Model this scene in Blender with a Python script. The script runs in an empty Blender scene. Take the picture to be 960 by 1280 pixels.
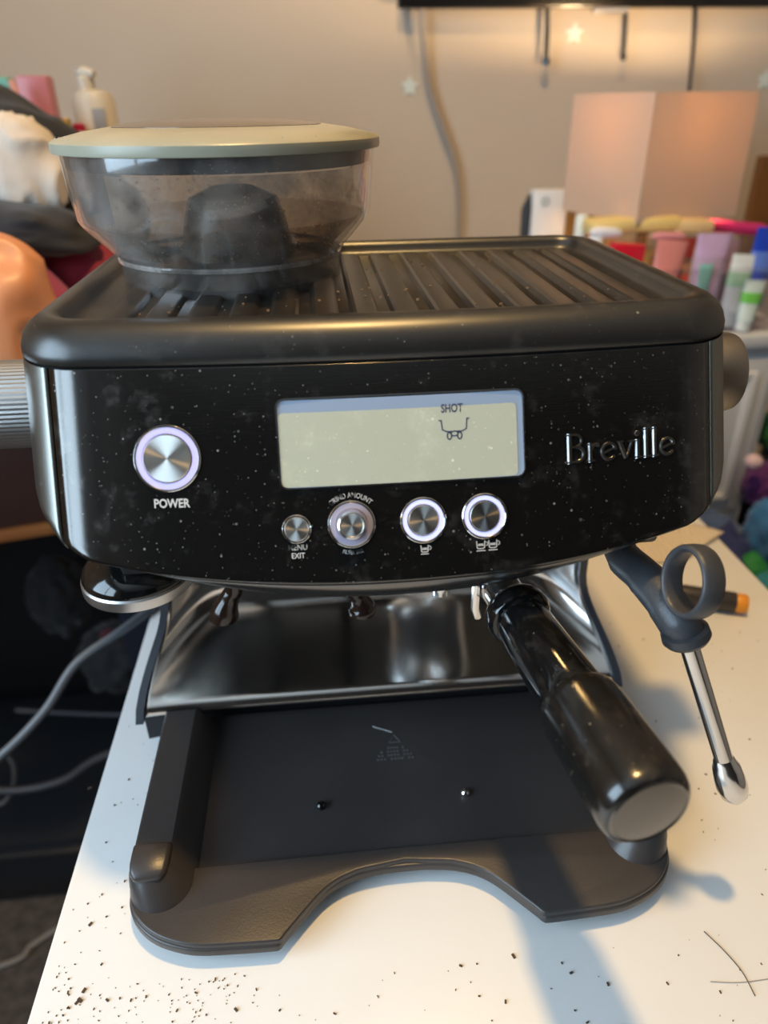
import bpy, bmesh, math, random
import numpy as np
from mathutils import Vector, Matrix, noise
random.seed(7)
PI = math.pi
sc = bpy.context.scene
COL = sc.collection

# ------------------------------------------------------------------ camera
FPX, CX, CY = 900.0, 480.0, 640.0
Yv = np.array([381 - CX, CY - 135, -FPX]); Yv /= np.linalg.norm(Yv)
hd = np.array([math.cos(math.radians(0.8)), math.sin(math.radians(0.8)), 0])
Zv = np.cross(hd, Yv); Zv /= np.linalg.norm(Zv)
if Zv[1] < 0: Zv = -Zv
Xv = np.cross(Yv, Zv)
RW = np.array([Xv, Yv, Zv])                     # camera axes expressed in the world
CAM = Vector((0, 0, 0.40))
cd = bpy.data.cameras.new('camera'); cam = bpy.data.objects.new('camera', cd); COL.objects.link(cam)
cam.matrix_world = Matrix.Translation(CAM) @ Matrix(RW.tolist()).to_4x4()
cd.sensor_fit = 'VERTICAL'; cd.sensor_height = 36; cd.lens = FPX / 1280 * 36
cd.clip_start = 0.01; cd.clip_end = 50
cd.dof.use_dof = True; cd.dof.focus_distance = 0.385; cd.dof.aperture_fstop = cd.lens / 5.0
sc.camera = cam

# ------------------------------------------------------------------ world, exposure
w = bpy.data.worlds.new('world'); sc.world = w; w.use_nodes = True
w.node_tree.nodes['Background'].inputs[0].default_value = (0.55, 0.75, 1, 1)
w.node_tree.nodes['Background'].inputs[1].default_value = 0.35
sc.view_settings.view_transform = 'Standard'; sc.view_settings.look = 'None'
sc.view_settings.exposure = 0.0; sc.view_settings.gamma = 1.0
sc.view_settings.use_curve_mapping = False

def area(name, loc, target, sx, sy, power, color, shape='RECTANGLE'):
    l = bpy.data.lights.new(name, 'AREA'); l.shape = shape; l.size = sx; l.size_y = sy
    l.energy = power; l.color = color
    o = bpy.data.objects.new(name, l); COL.objects.link(o); o.location = loc
    o.rotation_euler = (Vector(target) - Vector(loc)).to_track_quat('-Z', 'Y').to_euler()
    return o
# daylight through the window in the left wall, and the warm ceiling lamp over the table
area('window_daylight', (-1.245, -0.42, 0.72), (0.5, -0.42, 0.70), 1.35, 1.15, 48, (0.60, 0.81, 1.0))
area('ceiling_lamp_light', (0.06, 0.345, 1.60), (0.06, 0.345, 0), 0.10, 0.10, 17.5, (1.0, 0.63, 0.24), 'DISK')

# ------------------------------------------------------------------ helpers
ORG = {}
def at(px, py, Y):
    """photograph direction met at world depth Y"""
    d = RW @ np.array([px - CX, CY - py, -FPX]); t = Y / d[1]
    return CAM + Vector((d * t).tolist())
def atz(px, py, Z):
    d = RW @ np.array([px - CX, CY - py, -FPX]); t = (Z - 0.40) / d[2]
    return CAM + Vector((d * t).tolist())

def thing(name, label, cat, loc, group=None):
    o = bpy.data.objects.new(name, None); COL.objects.link(o); o.location = loc
    o.empty_display_size = 0.02
    ORG[o.name] = Vector(loc)
    o['label'] = label; o['category'] = cat
    if group: o['group'] = group
    return o
def tag(o, label, cat=None, group=None, kind=None):
    o['label'] = label
    if cat: o['category'] = cat
    if group: o['group'] = group
    if kind: o['kind'] = kind
    return o
def obj(name, bm, mat, parent=None, smooth=35, label=None, kind=None, frame=None, world=True, solid=0, sub=0):
    """link bm (world coordinates) as one mesh object"""
    me = bpy.data.meshes.new(name)
    o = bpy.data.objects.new(name, me); COL.objects.link(o)
    org = ORG.get(parent.name, Vector((0, 0, 0))) if parent else Vector((0, 0, 0))
    if parent is None and world:                      # origin at the middle of the foot of the thing
        xs = [v.co for v in bm.verts]
        c = Vector(((min(v.x for v in xs) + max(v.x for v in xs)) / 2, (min(v.y for v in xs) + max(v.y for v in xs)) / 2, min(v.z for v in xs)))
        o.location = c; org = c
    if frame is not None:                             # mesh is in local coordinates of `frame`
        o.matrix_local = Matrix.Translation(-org) @ frame
        if parent: o.parent = parent
        ORG[o.name] = None
    else:
        if parent is not None and ORG.get(parent.name) is None: org = Vector((0, 0, 0))
        bmesh.ops.translate(bm, verts=bm.verts, vec=-org)
        if parent: o.parent = parent
        ORG[o.name] = ORG.get(parent.name) if parent else org
    bmesh.ops.recalc_face_normals(bm, faces=bm.faces) if not solid else None
    for f in bm.faces: f.smooth = True
    bm.to_mesh(me); bm.free()
    if smooth < 180: me.set_sharp_from_angle(angle=math.radians(smooth))
    for m in (mat if isinstance(mat, (list, tuple)) else [mat]): me.materials.append(m)
    if solid:
        s = o.modifiers.new('solid', 'SOLIDIFY'); s.thickness = solid; s.offset = -1
    if sub:
        s = o.modifiers.new('sub', 'SUBSURF'); s.levels = s.render_levels = sub
    if label: o['label'] = label
    if kind: o['kind'] = kind
    return o

def B(): return bmesh.new()
def box(bm, c, s, bev=0, rot=None, seg=2):
    r = bmesh.ops.create_cube(bm, size=1)
    vs = r['verts']
    M = Matrix.Diagonal((*s, 1))
    bmesh.ops.transform(bm, matrix=M, verts=vs)
    if bev:
        es = list({e for v in vs for e in v.link_edges})
        g = bmesh.ops.bevel(bm, geom=es, offset=bev, segments=seg, affect='EDGES', profile=0.5)
        vs = list({v for f in g['faces'] for v in f.verts} | {v for v in vs if v.is_valid})
        # bevel may leave original faces: collect connected verts
        seen = set(vs); st = list(vs)
        while st:
            v = st.pop()
            for e in v.link_edges:
                u = e.other_vert(v)
                if u not in seen: seen.add(u); st.append(u)
        vs = list(seen)
    M = Matrix.Translation(c)
    if rot is not None: M = M @ rot.to_4x4()
    bmesh.ops.transform(bm, matrix=M, verts=vs)
    return bm
def basis(axis):
    a = Vector(axis).normalized()
    u = a.orthogonal().normalized(); v = a.cross(u)
    return u, v, a
def ringloft(bm, rings, closed=True, cap0=True, cap1=True):
    R = [[bm.verts.new(p) for p in r] for r in rings]
    for a, b in zip(R, R[1:]):
        n = len(a)
        for i in range(n if closed else n - 1):
            j = (i + 1) % n
            bm.faces.new((a[i], a[j], b[j], b[i]))
    if cap0 and closed: bm.faces.new(list(reversed(R[0])))
    if cap1 and closed: bm.faces.new(R[-1])
    return R
def lathe(bm, prof, org, axis=(0, 0, 1), seg=48, cap=True):
    u, v, a = basis(axis); org = Vector(org)
    rings = []
    for r, h in prof:
        rings.append([org + a * h + (u * math.cos(2 * PI * i / seg) + v * math.sin(2 * PI * i / seg)) * max(r, 1e-5) for i in range(seg)])
    ringloft(bm, rings, True, cap, cap)
    return bm
def tube(bm, pts, rad, seg=12, cap=True, flat=1.0):
    pts = [Vector(p) for p in pts]; n = len(pts)
    if not hasattr(rad, '__len__'): rad = [rad] * n
    t = (pts[1] - pts[0]).normalized(); u = t.orthogonal().normalized()
    rings = []
    for i, p in enumerate(pts):
        t = (pts[min(i + 1, n - 1)] - pts[max(i - 1, 0)]).normalized()
        u = (u - t * u.dot(t)).normalized(); v = t.cross(u)
        rings.append([p + (u * math.cos(2 * PI * k / seg) + v * flat * math.sin(2 * PI * k / seg)) * rad[i] for k in range(seg)])
    ringloft(bm, rings, True, cap, cap)
    return bm
def smooth_path(pts, n=8):
    pts = [Vector(p) for p in pts]; out = []
    P = [pts[0] * 2 - pts[1]] + pts + [pts[-1] * 2 - pts[-2]]
    for i in range(1, len(P) - 2):
        for k in range(n):
            t = k / n; a, b, c, d = P[i - 1], P[i], P[i + 1], P[i + 2]
            out.append(0.5 * (2 * b + (c - a) * t + (2 * a - 5 * b + 4 * c - d) * t * t + (3 * b - a - 3 * c + d) * t ** 3))
    out.append(pts[-1]); return out
def grid(bm, fn, nu, nv, cu=False):
    V = [[bm.verts.new(fn(i / nu, j / nv)) for i in range(nu if cu else nu + 1)] for j in range(nv + 1)]
    for j in range(nv):
        for i in range(nu):
            k = (i + 1) % nu if cu else i + 1
            bm.faces.new((V[j][i], V[j][k], V[j + 1][k], V[j + 1][i]))
    return V
def prism(bm, poly, z0, z1, bev=0, steps=3):
    """vertical prism of a 2-D outline (ccw) with a rounded top edge"""
    def inset(d):
        n = len(poly); out = []
        for i in range(n):
            p = Vector(poly[i]); a = Vector(poly[i - 1]); b = Vector(poly[(i + 1) % n])
            t = ((p - a).normalized() + (b - p).normalized())
            t = t.normalized() if t.length > 1e-6 else (b - a).normalized()
            out.append(p - Vector((t.y, -t.x)) * d)
        return out
    rings = [[(p[0], p[1], z0) for p in poly]]
    if bev:
        for k in range(steps + 1):
            a = PI / 2 * k / steps
            q = inset(bev * (1 - math.cos(a)))
            rings.append([(p.x, p.y, z1 - bev + bev * math.sin(a)) for p in q])
    else: rings.append([(p[0], p[1], z1) for p in poly])
    ringloft(bm, rings)
    return bm
def sst(a, b, x):
    t = min(1, max(0, (x - a) / (b - a))); return t * t * (3 - 2 * t)

# ------------------------------------------------------------------ materials
def mat(name, col=(0.5, 0.5, 0.5), rough=0.5, metal=0.0, **k):
    m = bpy.data.materials.new(name); m.use_nodes = True
    p = m.node_tree.nodes['Principled BSDF']
    p.inputs['Base Color'].default_value = (*col, 1); p.inputs['Roughness'].default_value = rough
    p.inputs['Metallic'].default_value = metal
    for key, v in k.items():
        p.inputs[key.replace('_', ' ')].default_value = v if not isinstance(v, tuple) else (*v, 1)
    return m
def N(m, t, **k):
    n = m.node_tree.nodes.new(t)
    for a, v in k.items(): setattr(n, a, v)
    return n
def L(m, a, b): m.node_tree.links.new(a, b)
def PB(m): return m.node_tree.nodes['Principled BSDF']
def coords(m, scale=(1, 1, 1)):
    tc = N(m, 'ShaderNodeTexCoord'); mp = N(m, 'ShaderNodeMapping'); mp.inputs['Scale'].default_value = scale
    L(m, tc.outputs['Object'], mp.inputs['Vector']); return mp.outputs[0]
def noise_tex(m, scale, detail=4, sc3=(1, 1, 1), rough=0.5):
    n = N(m, 'ShaderNodeTexNoise'); n.inputs['Scale'].default_value = scale; n.inputs['Detail'].default_value = detail
    n.inputs['Roughness'].default_value = rough
    L(m, coords(m, sc3), n.inputs['Vector']); return n.outputs['Fac']
def ramp(m, fac, stops):
    r = N(m, 'ShaderNodeValToRGB'); L(m, fac, r.inputs[0])
    e = r.color_ramp.elements
    while len(e) < len(stops): e.new(0.5)
    for x, (p, c) in zip(e, stops): x.position = p; x.color = (*c, 1) if len(c) == 3 else c
    return r.outputs[0]
def mix(m, fac, a, b):
    x = N(m, 'ShaderNodeMix', data_type='RGBA')
    if hasattr(fac, 'node'): L(m, fac, x.inputs[0])
    else: x.inputs[0].default_value = fac
    for i, c in ((6, a), (7, b)):
        if hasattr(c, 'node'): L(m, c, x.inputs[i])
        else: x.inputs[i].default_value = (*c, 1)
    return x.outputs[2]
def varied(name, c1, c2, scale=8, rough=0.5, bump=0, metal=0.0, bscale=None, **k):
    m = mat(name, c1, rough, metal, **k)
    f = noise_tex(m, scale)
    L(m, ramp(m, f, [(0.35, c1), (0.65, c2)]), PB(m).inputs['Base Color'])
    if bump:
        b = N(m, 'ShaderNodeBump'); b.inputs['Strength'].default_value = bump; b.inputs['Distance'].default_value = 0.002
        L(m, noise_tex(m, bscale or scale * 8, 6), b.inputs['Height']); L(m, b.outputs[0], PB(m).inputs['Normal'])
    return m

def dusty(name, base, rough, metal, dust=(0.32, 0.30, 0.27), amount=0.5, spec=0.5, brush=None, coat=0.0):
    """dark machine finish with dust specks, smears and a fine brushing"""
    m = mat(name, base, rough, metal)
    p = PB(m); p.inputs['Specular IOR Level'].default_value = spec
    p.inputs['Coat Weight'].default_value = coat; p.inputs['Coat Roughness'].default_value = 0.12
    tot = None
    for sc_, th, seed in ((520, 0.30, 0.0), (230, 0.20, 3.7), (1100, .34, 1.3)):
        mp = coords(m); ad = N(m, 'ShaderNodeVectorMath', operation='ADD'); L(m, mp, ad.inputs[0]); ad.inputs[1].default_value = (seed, seed * .3, seed * .7)
        v = N(m, 'ShaderNodeTexVoronoi'); v.inputs['Scale'].default_value = sc_; v.inputs['Randomness'].default_value = 1
        L(m, ad.outputs[0], v.inputs['Vector'])
        a = N(m, 'ShaderNodeMath', operation='LESS_THAN'); sep = N(m, 'ShaderNodeSeparateColor'); L(m, v.outputs['Color'], sep.inputs[0])
        tv_ = N(m, 'ShaderNodeMath', operation='POWER'); L(m, sep.outputs[2], tv_.inputs[0]); tv_.inputs[1].default_value = 2.5
        t2 = N(m, 'ShaderNodeMath', operation='MULTIPLY'); L(m, tv_.outputs[0], t2.inputs[0]); t2.inputs[1].default_value = th
        L(m, v.outputs['Distance'], a.inputs[0]); L(m, t2.outputs[0], a.inputs[1])
        g = N(m, 'ShaderNodeMath', operation='GREATER_THAN'); L(m, sep.outputs[0], g.inputs[0]); g.inputs[1].default_value = 1 - amount * 0.28
        q = N(m, 'ShaderNodeMath', operation='MULTIPLY'); L(m, a.outputs[0], q.inputs[0]); L(m, g.outputs[0], q.inputs[1])
        q2 = N(m, 'ShaderNodeMath', operation='MULTIPLY'); L(m, q.outputs[0], q2.inputs[0]); L(m, sep.outputs[1], q2.inputs[1])
        if tot is None: tot = q2.outputs[0]
        else:
            s = N(m, 'ShaderNodeMath', operation='MAXIMUM'); L(m, tot, s.inputs[0]); L(m, q2.outputs[0], s.inputs[1]); tot = s.outputs[0]
    h_ = N(m, 'ShaderNodeMath', operation='MULTIPLY'); L(m, tot, h_.inputs[0]); h_.inputs[1].default_value = 0.7; tot = h_.outputs[0]
    sm = ramp(m, noise_tex(m, 55, 8, (1, 1, 1), 0.72), [(0.54, (0, 0, 0)), (0.78, (0.30 * amount,) * 3)])
    s = N(m, 'ShaderNodeMath', operation='MAXIMUM'); L(m, tot, s.inputs[0]); L(m, sm, s.inputs[1])
    L(m, mix(m, s.outputs[0], base, dust), p.inputs['Base Color'])
    rr = N(m, 'ShaderNodeMapRange'); L(m, s.outputs[0], rr.inputs[0]); rr.inputs[3].default_value = rough; rr.inputs[4].default_value = 0.8
    L(m, rr.outputs[0], p.inputs['Roughness'])
    mt = N(m, 'ShaderNodeMapRange'); L(m, s.outputs[0], mt.inputs[0]); mt.inputs[3].default_value = metal; mt.inputs[4].default_value = 0
    L(m, mt.outputs[0], p.inputs['Metallic'])
    if brush:
        b = N(m, 'ShaderNodeBump'); b.inputs['Strength'].default_value = 0.05; b.inputs['Distance'].default_value = 0.0003
        L(m, noise_tex(m, 1, 3, brush), b.inputs['Height']); L(m, b.outputs[0], p.inputs['Normal'])
    return m

M_panel = dusty('black_brushed_steel', (0.088, 0.084, 0.080), 0.16, 0.95, amount=0.72, brush=(90, 90, 2600))
M_rim = dusty('satin_black_plastic', (0.016, 0.014, 0.012), 0.34, 0.0, amount=0.30, spec=0.75)
M_black = mat('black_plastic', (0.012, 0.012, 0.013), 0.4)
M_gloss = dusty('glossy_black_plastic', (0.005, 0.005, 0.005), 0.10, 0.0, amount=0.25, spec=0.6)
M_lip = mat('glossy_black_lip', (0.16, 0.155, 0.15), 0.22, 0.9)
M_base = varied('charcoal_base_plastic', (0.038, 0.034, 0.034), (0.048, 0.043, 0.042), 14, 0.33, bump=0.05, bscale=900)
M_gap = mat('dark_gap', (0.002, 0.002, 0.002), 0.9)
M_dusk = mat('dark_trim', (0.035, 0.037, 0.045), 0.35)
M_rub = varied('grey_rubber', (0.035, 0.037, 0.042), (0.05, 0.05, 0.055), 60, 0.42, bump=0.1, bscale=700)
M_print = mat('silver_print', (0.62, 0.60, 0.57), 0.45)
M_logo = mat('embossed_dark_steel', (0.30, 0.285, 0.27), 0.28, 1.0)
M_lcdink = mat('lcd_ink', (0.035, 0.045, 0.11), 0.5)

def steel(name, col, rough, brush=None, smudge=0.12):
    m = mat(name, col, rough, 1.0)
    rr = N(m, 'ShaderNodeMapRange'); L(m, noise_tex(m, 22, 6), rr.inputs[0]); rr.inputs[1].default_value = 0.3; rr.inputs[2].default_value = 0.75
    rr.inputs[3].default_value = rough; rr.inputs[4].default_value = rough + smudge
    L(m, rr.outputs[0], PB(m).inputs['Roughness'])
    if brush:
        b = N(m, 'ShaderNodeBump'); b.inputs['Strength'].default_value = 0.1; b.inputs['Distance'].default_value = 0.0005
        L(m, noise_tex(m, 1, 3, brush), b.inputs['Height']); L(m, b.outputs[0], PB(m).inputs['Normal'])
    return m
M_steel = steel('polished_steel', (0.74, 0.71, 0.68), 0.08)
M_chrome = steel('chrome', (0.72, 0.71, 0.70), 0.12, smudge=0.08)
M_brush = steel('brushed_steel', (0.55, 0.54, 0.53), 0.28, brush=(60, 60, 3000))
def spun(name, col, rough=0.3):
    m = mat(name, col, rough, 1.0, Anisotropic=0.92)
    t = N(m, 'ShaderNodeTangent', direction_type='RADIAL', axis='Z'); L(m, t.outputs[0], PB(m).inputs['Tangent'])
    return m
M_spun = spun('spun_metal', (0.78, 0.74, 0.68))
M_spun2 = spun('spun_metal_dark', (0.36, 0.34, 0.32), 0.34)
def ringlit(name, c, e):
    m = mat(name, c, 0.35); PB(m).inputs['Emission Color'].default_value = (*c, 1); PB(m).inputs['Emission Strength'].default_value = e
    return m
M_ring = ringlit('lit_ring', (0.50, 0.47, 0.85), 0.38)
M_ring2 = ringlit('bright_lit_ring', (0.58, 0.60, 0.98), 0.62)
M_ring0 = ringlit('dim_ring', (0.36, 0.33, 0.42), 0.05)

def plastic_clear(name, tint=(0.9, 0.88, 0.86), haze=0.12, hazecol=(0.55, 0.5, 0.46), rough=0.05, ior=1.5):
    m = mat(name); nt = m.node_tree; nt.nodes.remove(PB(m)); out = nt.nodes['Material Output']
    tr = N(m, 'ShaderNodeBsdfTransparent'); tr.inputs[0].default_value = (*tint, 1)
    gl = N(m, 'ShaderNodeBsdfGlossy'); gl.inputs['Roughness'].default_value = rough; gl.inputs[0].default_value = (1, 1, 1, 1)
    di = N(m, 'ShaderNodeBsdfDiffuse'); di.inputs[0].default_value = (*hazecol, 1)
    lw = N(m, 'ShaderNodeLayerWeight'); lw.inputs[0].default_value = 0.5
    pw = N(m, 'ShaderNodeMath', operation='POWER'); L(m, lw.outputs['Facing'], pw.inputs[0]); pw.inputs[1].default_value = 4.0
    fr = N(m, 'ShaderNodeMapRange'); L(m, pw.outputs[0], fr.inputs[0]); fr.inputs[3].default_value = 0.055; fr.inputs[4].default_value = 0.75
    s1 = N(m, 'ShaderNodeMixShader'); s2 = N(m, 'ShaderNodeMixShader')
    hz = ramp(m, noise_tex(m, 30, 8, (1, 1, 1), 0.65), [(0.40, (haze * .35,) * 3), (0.72, (min(1, haze * 2.4),) * 3)])
    L(m, hz, s1.inputs[0]); L(m, tr.outputs[0], s1.inputs[1]); L(m, di.outputs[0], s1.inputs[2])
    L(m, fr.outputs[0], s2.inputs[0]); L(m, s1.outputs[0], s2.inputs[1]); L(m, gl.outputs[0], s2.inputs[2])
    L(m, s2.outputs[0], out.inputs[0]); return m
M_hop = plastic_clear('smoky_clear_plastic', (0.95, 0.935, 0.92), 0.07, (0.75, 0.71, 0.67), 0.09)
M_hopin = plastic_clear('stained_inner_plastic', (0.82, 0.74, 0.66), 0.16, (0.40, 0.27, 0.15), 0.2)
M_acryl = plastic_clear('clear_acrylic', (0.93, 0.93, 0.95), 0.02, (0.7, 0.7, 0.7))

# ------------------------------------------------------------------ the room
def struct(name, bm, m, **k):
    o = obj(name, bm, m, **k); o['kind'] = 'structure'; return o
XL, XR, YF, YB, ZF, ZC = -1.25, 2.3, -2.2, 1.42, -0.74, 1.68
M_wall = varied('painted_wall', (0.53, 0.445, 0.36), (0.56, 0.47, 0.385), 3, 0.75, bump=0.15, bscale=260)
M_ceil = mat('ceiling_paint', (0.75, 0.72, 0.68), 0.9)
M_carpet = varied('dark_carpet', (0.045, 0.038, 0.034), (0.085, 0.07, 0.06), 60, 0.95, bump=0.8, bscale=300)
struct('wall_back', box(B(), ((XL + XR) / 2, YB + 0.05, (ZF + ZC) / 2), (XR - XL + 0.2, 0.1, ZC - ZF)), M_wall)
struct('wall_right', box(B(), (XR + 0.05, (YF + YB) / 2, (ZF + ZC) / 2), (0.1, YB - YF, ZC - ZF)), M_wall)
struct('wall_front', box(B(), ((XL + XR) / 2, YF - 0.05, (ZF + ZC) / 2), (XR - XL + 0.2, 0.1, ZC - ZF)), mat('dark_front_wall', (0.025, 0.02, 0.017), 0.8))  # unseen wall, coloured dark so the front panel reflects darkness
b = B()      # left wall with the window opening y -1.1..0.26, z 0.14..1.30
wy0, wy1, wz0, wz1 = -1.10, 0.26, 0.14, 1.30
for (y0, y1, z0, z1) in ((YF, wy0, ZF, ZC), (wy1, YB, ZF, ZC), (wy0, wy1, ZF, wz0), (wy0, wy1, wz1, ZC)):
    box(b, (XL - 0.05, (y0 + y1) / 2, (z0 + z1) / 2), (0.1, y1 - y0, z1 - z0))
struct('wall_left', b, M_wall)
struct('floor', box(B(), ((XL + XR) / 2, (YF + YB) / 2, ZF - 0.05), (XR - XL + 0.2, YB - YF + 0.2, 0.1)), M_carpet)
struct('ceiling', box(B(), ((XL + XR) / 2, (YF + YB) / 2, ZC + 0.05), (XR - XL + 0.2, YB - YF + 0.2, 0.1)), M_ceil)
M_wframe = mat('white_window_frame', (0.75, 0.75, 0.74), 0.4)
b = B()
for (y, z, sy, sz) in ((wy0 + .02, .72, .04, 1.16), (wy1 - .02, .72, .04, 1.16), (-.42, wz0 + .02, 1.36, .04), (-.42, wz1 - .02, 1.36, .04), (-.42, .72, .035, 1.1)):
    box(b, (XL + 0.03, y, z), (0.04, sy, sz))
struct('window_1', b, M_wframe)

# ceiling lamp fitting above the light
o = thing('ceiling_lamp', 'round flush ceiling lamp above the white table', 'lamp', (0.06, 0.345, ZC))
lathe(b := B(), [(0.07, 0), (0.085, -0.015), (0.085, -0.06), (0.075, -0.06), (0.075, -0.02)], (0.06, 0.345, ZC), seg=32, cap=False); obj('lamp_housing', b, M_wframe, o)

# ------------------------------------------------------------------ white table
M_table = mat('white_laminate', (0.80, 0.80, 0.79), 0.30)
L(M_table, ramp(M_table, noise_tex(M_table, 5, 5), [(0.3, (0.80, 0.80, 0.79)), (0.7, (0.74, 0.735, 0.72))]), PB(M_table).inputs['Base Color'])
TX0, TX1, TY0, TY1 = -0.166, 0.408, -0.25, 0.93
t = thing('white_table', 'narrow white laminate table under the coffee machine', 'table', (0.12, 0.35, ZF))
obj('tabletop', box(B(), ((TX0 + TX1) / 2, (TY0 + TY1) / 2, -0.014), (TX1 - TX0, TY1 - TY0, 0.028), 0.0015), M_table, t)
for x in (TX0 + .05, TX1 - .05):
    for y in (TY0 + .05, TY1 - .05):
        obj('leg', box(B(), (x, y, (ZF - 0.028) / 2), (0.04, 0.04, -0.028 - ZF), 0.002), M_table, t)

# ================================================================== COFFEE MACHINE
XC = 0.033
mach = thing('espresso_machine', 'black bean-to-cup espresso machine with display, standing on the white table', 'coffee machine', (XC, 0.40, 0))

def ysurf(x, z, top=0.2995):
    """front face: plan curve plus forward lean of the lower edge; x from the centre line"""
    return 0.3168 + 0.35 * min(abs(x), 0.15) ** 2 - (0.2995 - z) * 0.45
# plan outline of the head at z=0.30, ccw from the rear centre round the left side to the front and back
HW, YFc, YR, RF, RB = 0.1745, 0.3168, 0.553, 0.036, 0.035
def plan(n_side=10):
    pts = []
    xf = HW - RF; yc = YFc + 0.35 * xf ** 2
    pts.append((0, YR))
    for k in range(1, 8): pts.append((-(HW - RB) * k / 8, YR))
    for k in range(0, 9): a = PI / 2 + PI / 2 * k / 8; pts.append((-(HW - RB) + RB * math.cos(a), YR - RB + RB * math.sin(a)))
    y0 = YR - RB; y1 = yc + RF
    for k in range(1, 12): pts.append((-HW, y0 + (y1 - y0) * k / 12))
    for k in range(0, 13): a = PI + (PI / 2 - 0.097) * k / 12; pts.append((-xf + RF * math.cos(a), y1 + RF * math.sin(a)))
    x_last = pts[-1][0]
    for k in range(1, 25): x = x_last * (1 - k / 24); pts.append((x, YFc + 0.35 * x * x))
    return pts + [(-x, y) for x, y in reversed(pts[1:-1])]
PL = plan(); NP = len(PL)
IF = 7 + 1 + 9 + 11                       # index where the front corner starts
def nrm(i):
    a = Vector(PL[(i - 1) % NP]); c = Vector(PL[(i + 1) % NP]); t = (c - a).normalized()
    return Vector((t.y, -t.x)) * 1.0
NR = [nrm(i) for i in range(NP)]
if NR[0].y < 0: NR = [-n for n in NR]
def zbot(x): return 0.2058 + 0.0145 * min(1.12, abs(x) / 0.15) ** 2.4
def head_pt(i, k, off=0.0):
    """k 0..1 from the seam under the cap to the bottom, then the rounded under-edge 1..2"""
    x, y = PL[i]; n = NR[i]
    zb = zbot(x); side = abs(n.x) ** 1.5
    rs = 0.0025 + 0.0175 * side
    if k <= 1:
        z = 0.2992 + (zb + rs - 0.2992) * k; ins = 0
    else:
        a = (k - 1) * PI / 2; z = zb + rs - rs * math.sin(a); ins = rs * (1 - math.cos(a))
    wfr = 1 - sst(0.335, 0.44, y)
    yy = y - (0.2992 - z) * 0.45 * wfr
    return Vector((XC + x + n.x * (off - ins), yy + n.y * (off - ins), z))
KL = [0, 0.004, 0.1, 0.25, 0.4, 0.55, 0.7, 0.85, 0.97, 1.0, 1.2, 1.4, 1.6, 1.8, 2.0]
# inner core
b = B()
ringloft(b, [[head_pt(i, k, -0.0022) for i in range(NP)] for k in KL])
obj('head_core', b, M_gap, mach)
# index ranges of the front panel and the wrap
front = [i for i in range(NP) if PL[i][1] < 0.345 and abs(PL[i][0]) <= 0.1572]
f0, f1 = min(front), max(front)
def patch(idx, k0=0.0, off=0.0, ks=KL):
    b = B()
    R = [[b.verts.new(head_pt(i % NP, k, off)) for i in idx] for k in ks]
    for a_, c_ in zip(R, R[1:]):
        for q in range(len(idx) - 1):
            b.faces.new((a_[q], c_[q], c_[q + 1], a_[q + 1]))
    return b
obj('front_panel', patch(range(f0, f1 + 1)), M_panel, mach, solid=0.0012, smooth=60, label='front control panel of black brushed steel')
# wrap: shift the end columns away from the seam to leave a groove
M_side = dusty('black_steel_side', (0.20, 0.20, 0.18), 0.30, 0.95, amount=0.4, brush=(900, 20, 20))
b = patch(list(range(f1, NP + f0 + 1)))
for v in b.verts:
    xl = abs(v.co.x - XC)
    if v.co.y < 0.345 and xl < 0.1574: v.co.x += math.copysign(0.0014, v.co.x - XC); v.co.y += 0.0009
obj('side_wrap', b, M_side, mach, solid=0.0012, smooth=60, label='side panel wrapping round the head')
# cap / cup warmer
def inset_ring(d, z):
    out = []
    for i in range(NP):
        x, y = PL[i]; n = NR[i]
        out.append(Vector((XC + x - n.x * d, y - n.y * d, z)))
    return out
b = B()
prof = [(0.0035, .2990), (0.0008, .2998), (0.0, .3010), (0.0003, .3050), (0.002, .3095), (0.005, .3135), (0.0090, .3163), (0.0130, .3176), (0.0165, .3178), (0.0190, .3168), (0.0205, .3145), (0.0215, .3115), (0.0235, .3098), (0.027, .3092)]
rings = []
for d, z in prof:
    r = inset_ring(d, z)
    if d > 0.003:                                # the tray corners stay well rounded
        rr = 0.034
        q = []
        for i, p in enumerate(r):
            x = p.x - XC; y = p.y
            hx = HW - d; ya = YFc + 0.35 * min(abs(x), .12) ** 2 + d; yb_ = YR - d
            R_ = max(0.012, (0.05 - d)) if d > 0.012 else 0.028
            q.append(p)
        r = q
    rings.append(r)
ringloft(b, rings, True, True, True)
obj('top_cap', b, M_rim, mach, smooth=50, label='satin black rim of the cup warming tray')
# ribs of the tray
M_tray = dusty('worn_black_tray', (0.022, 0.019, 0.016), 0.30, 0.3, dust=(0.35, 0.28, 0.2), amount=0.35, spec=0.7)
b = box(B(), (XC, (0.3475 + 0.522) / 2, 0.3090), (0.278, 0.522 - 0.3475, 0.0015), 0.0005); obj('tray_plate', b, M_tray, mach)
nr = 14
for k in range(nr):
    x = XC - 0.1305 + 0.0203 * k
    b = B(); x0 = x - 0.0068; prof_r = [(-.0075, 0), (-.0060, .0026), (-.0045, .0034), (0.0045, .0030), (.0060, .0022), (.0075, 0)]
    r = []
    for (yy, s) in ((0.349, 0.05), (0.352, 1), (0.516, 1), (0.5205, 0.05)):
        r.append([Vector((x + px_, yy, 0.3095 + pz * s)) for px_, pz in prof_r])
    ringloft(b, r, True)
    obj('tray_rib', b, M_tray, mach, smooth=30)
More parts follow.
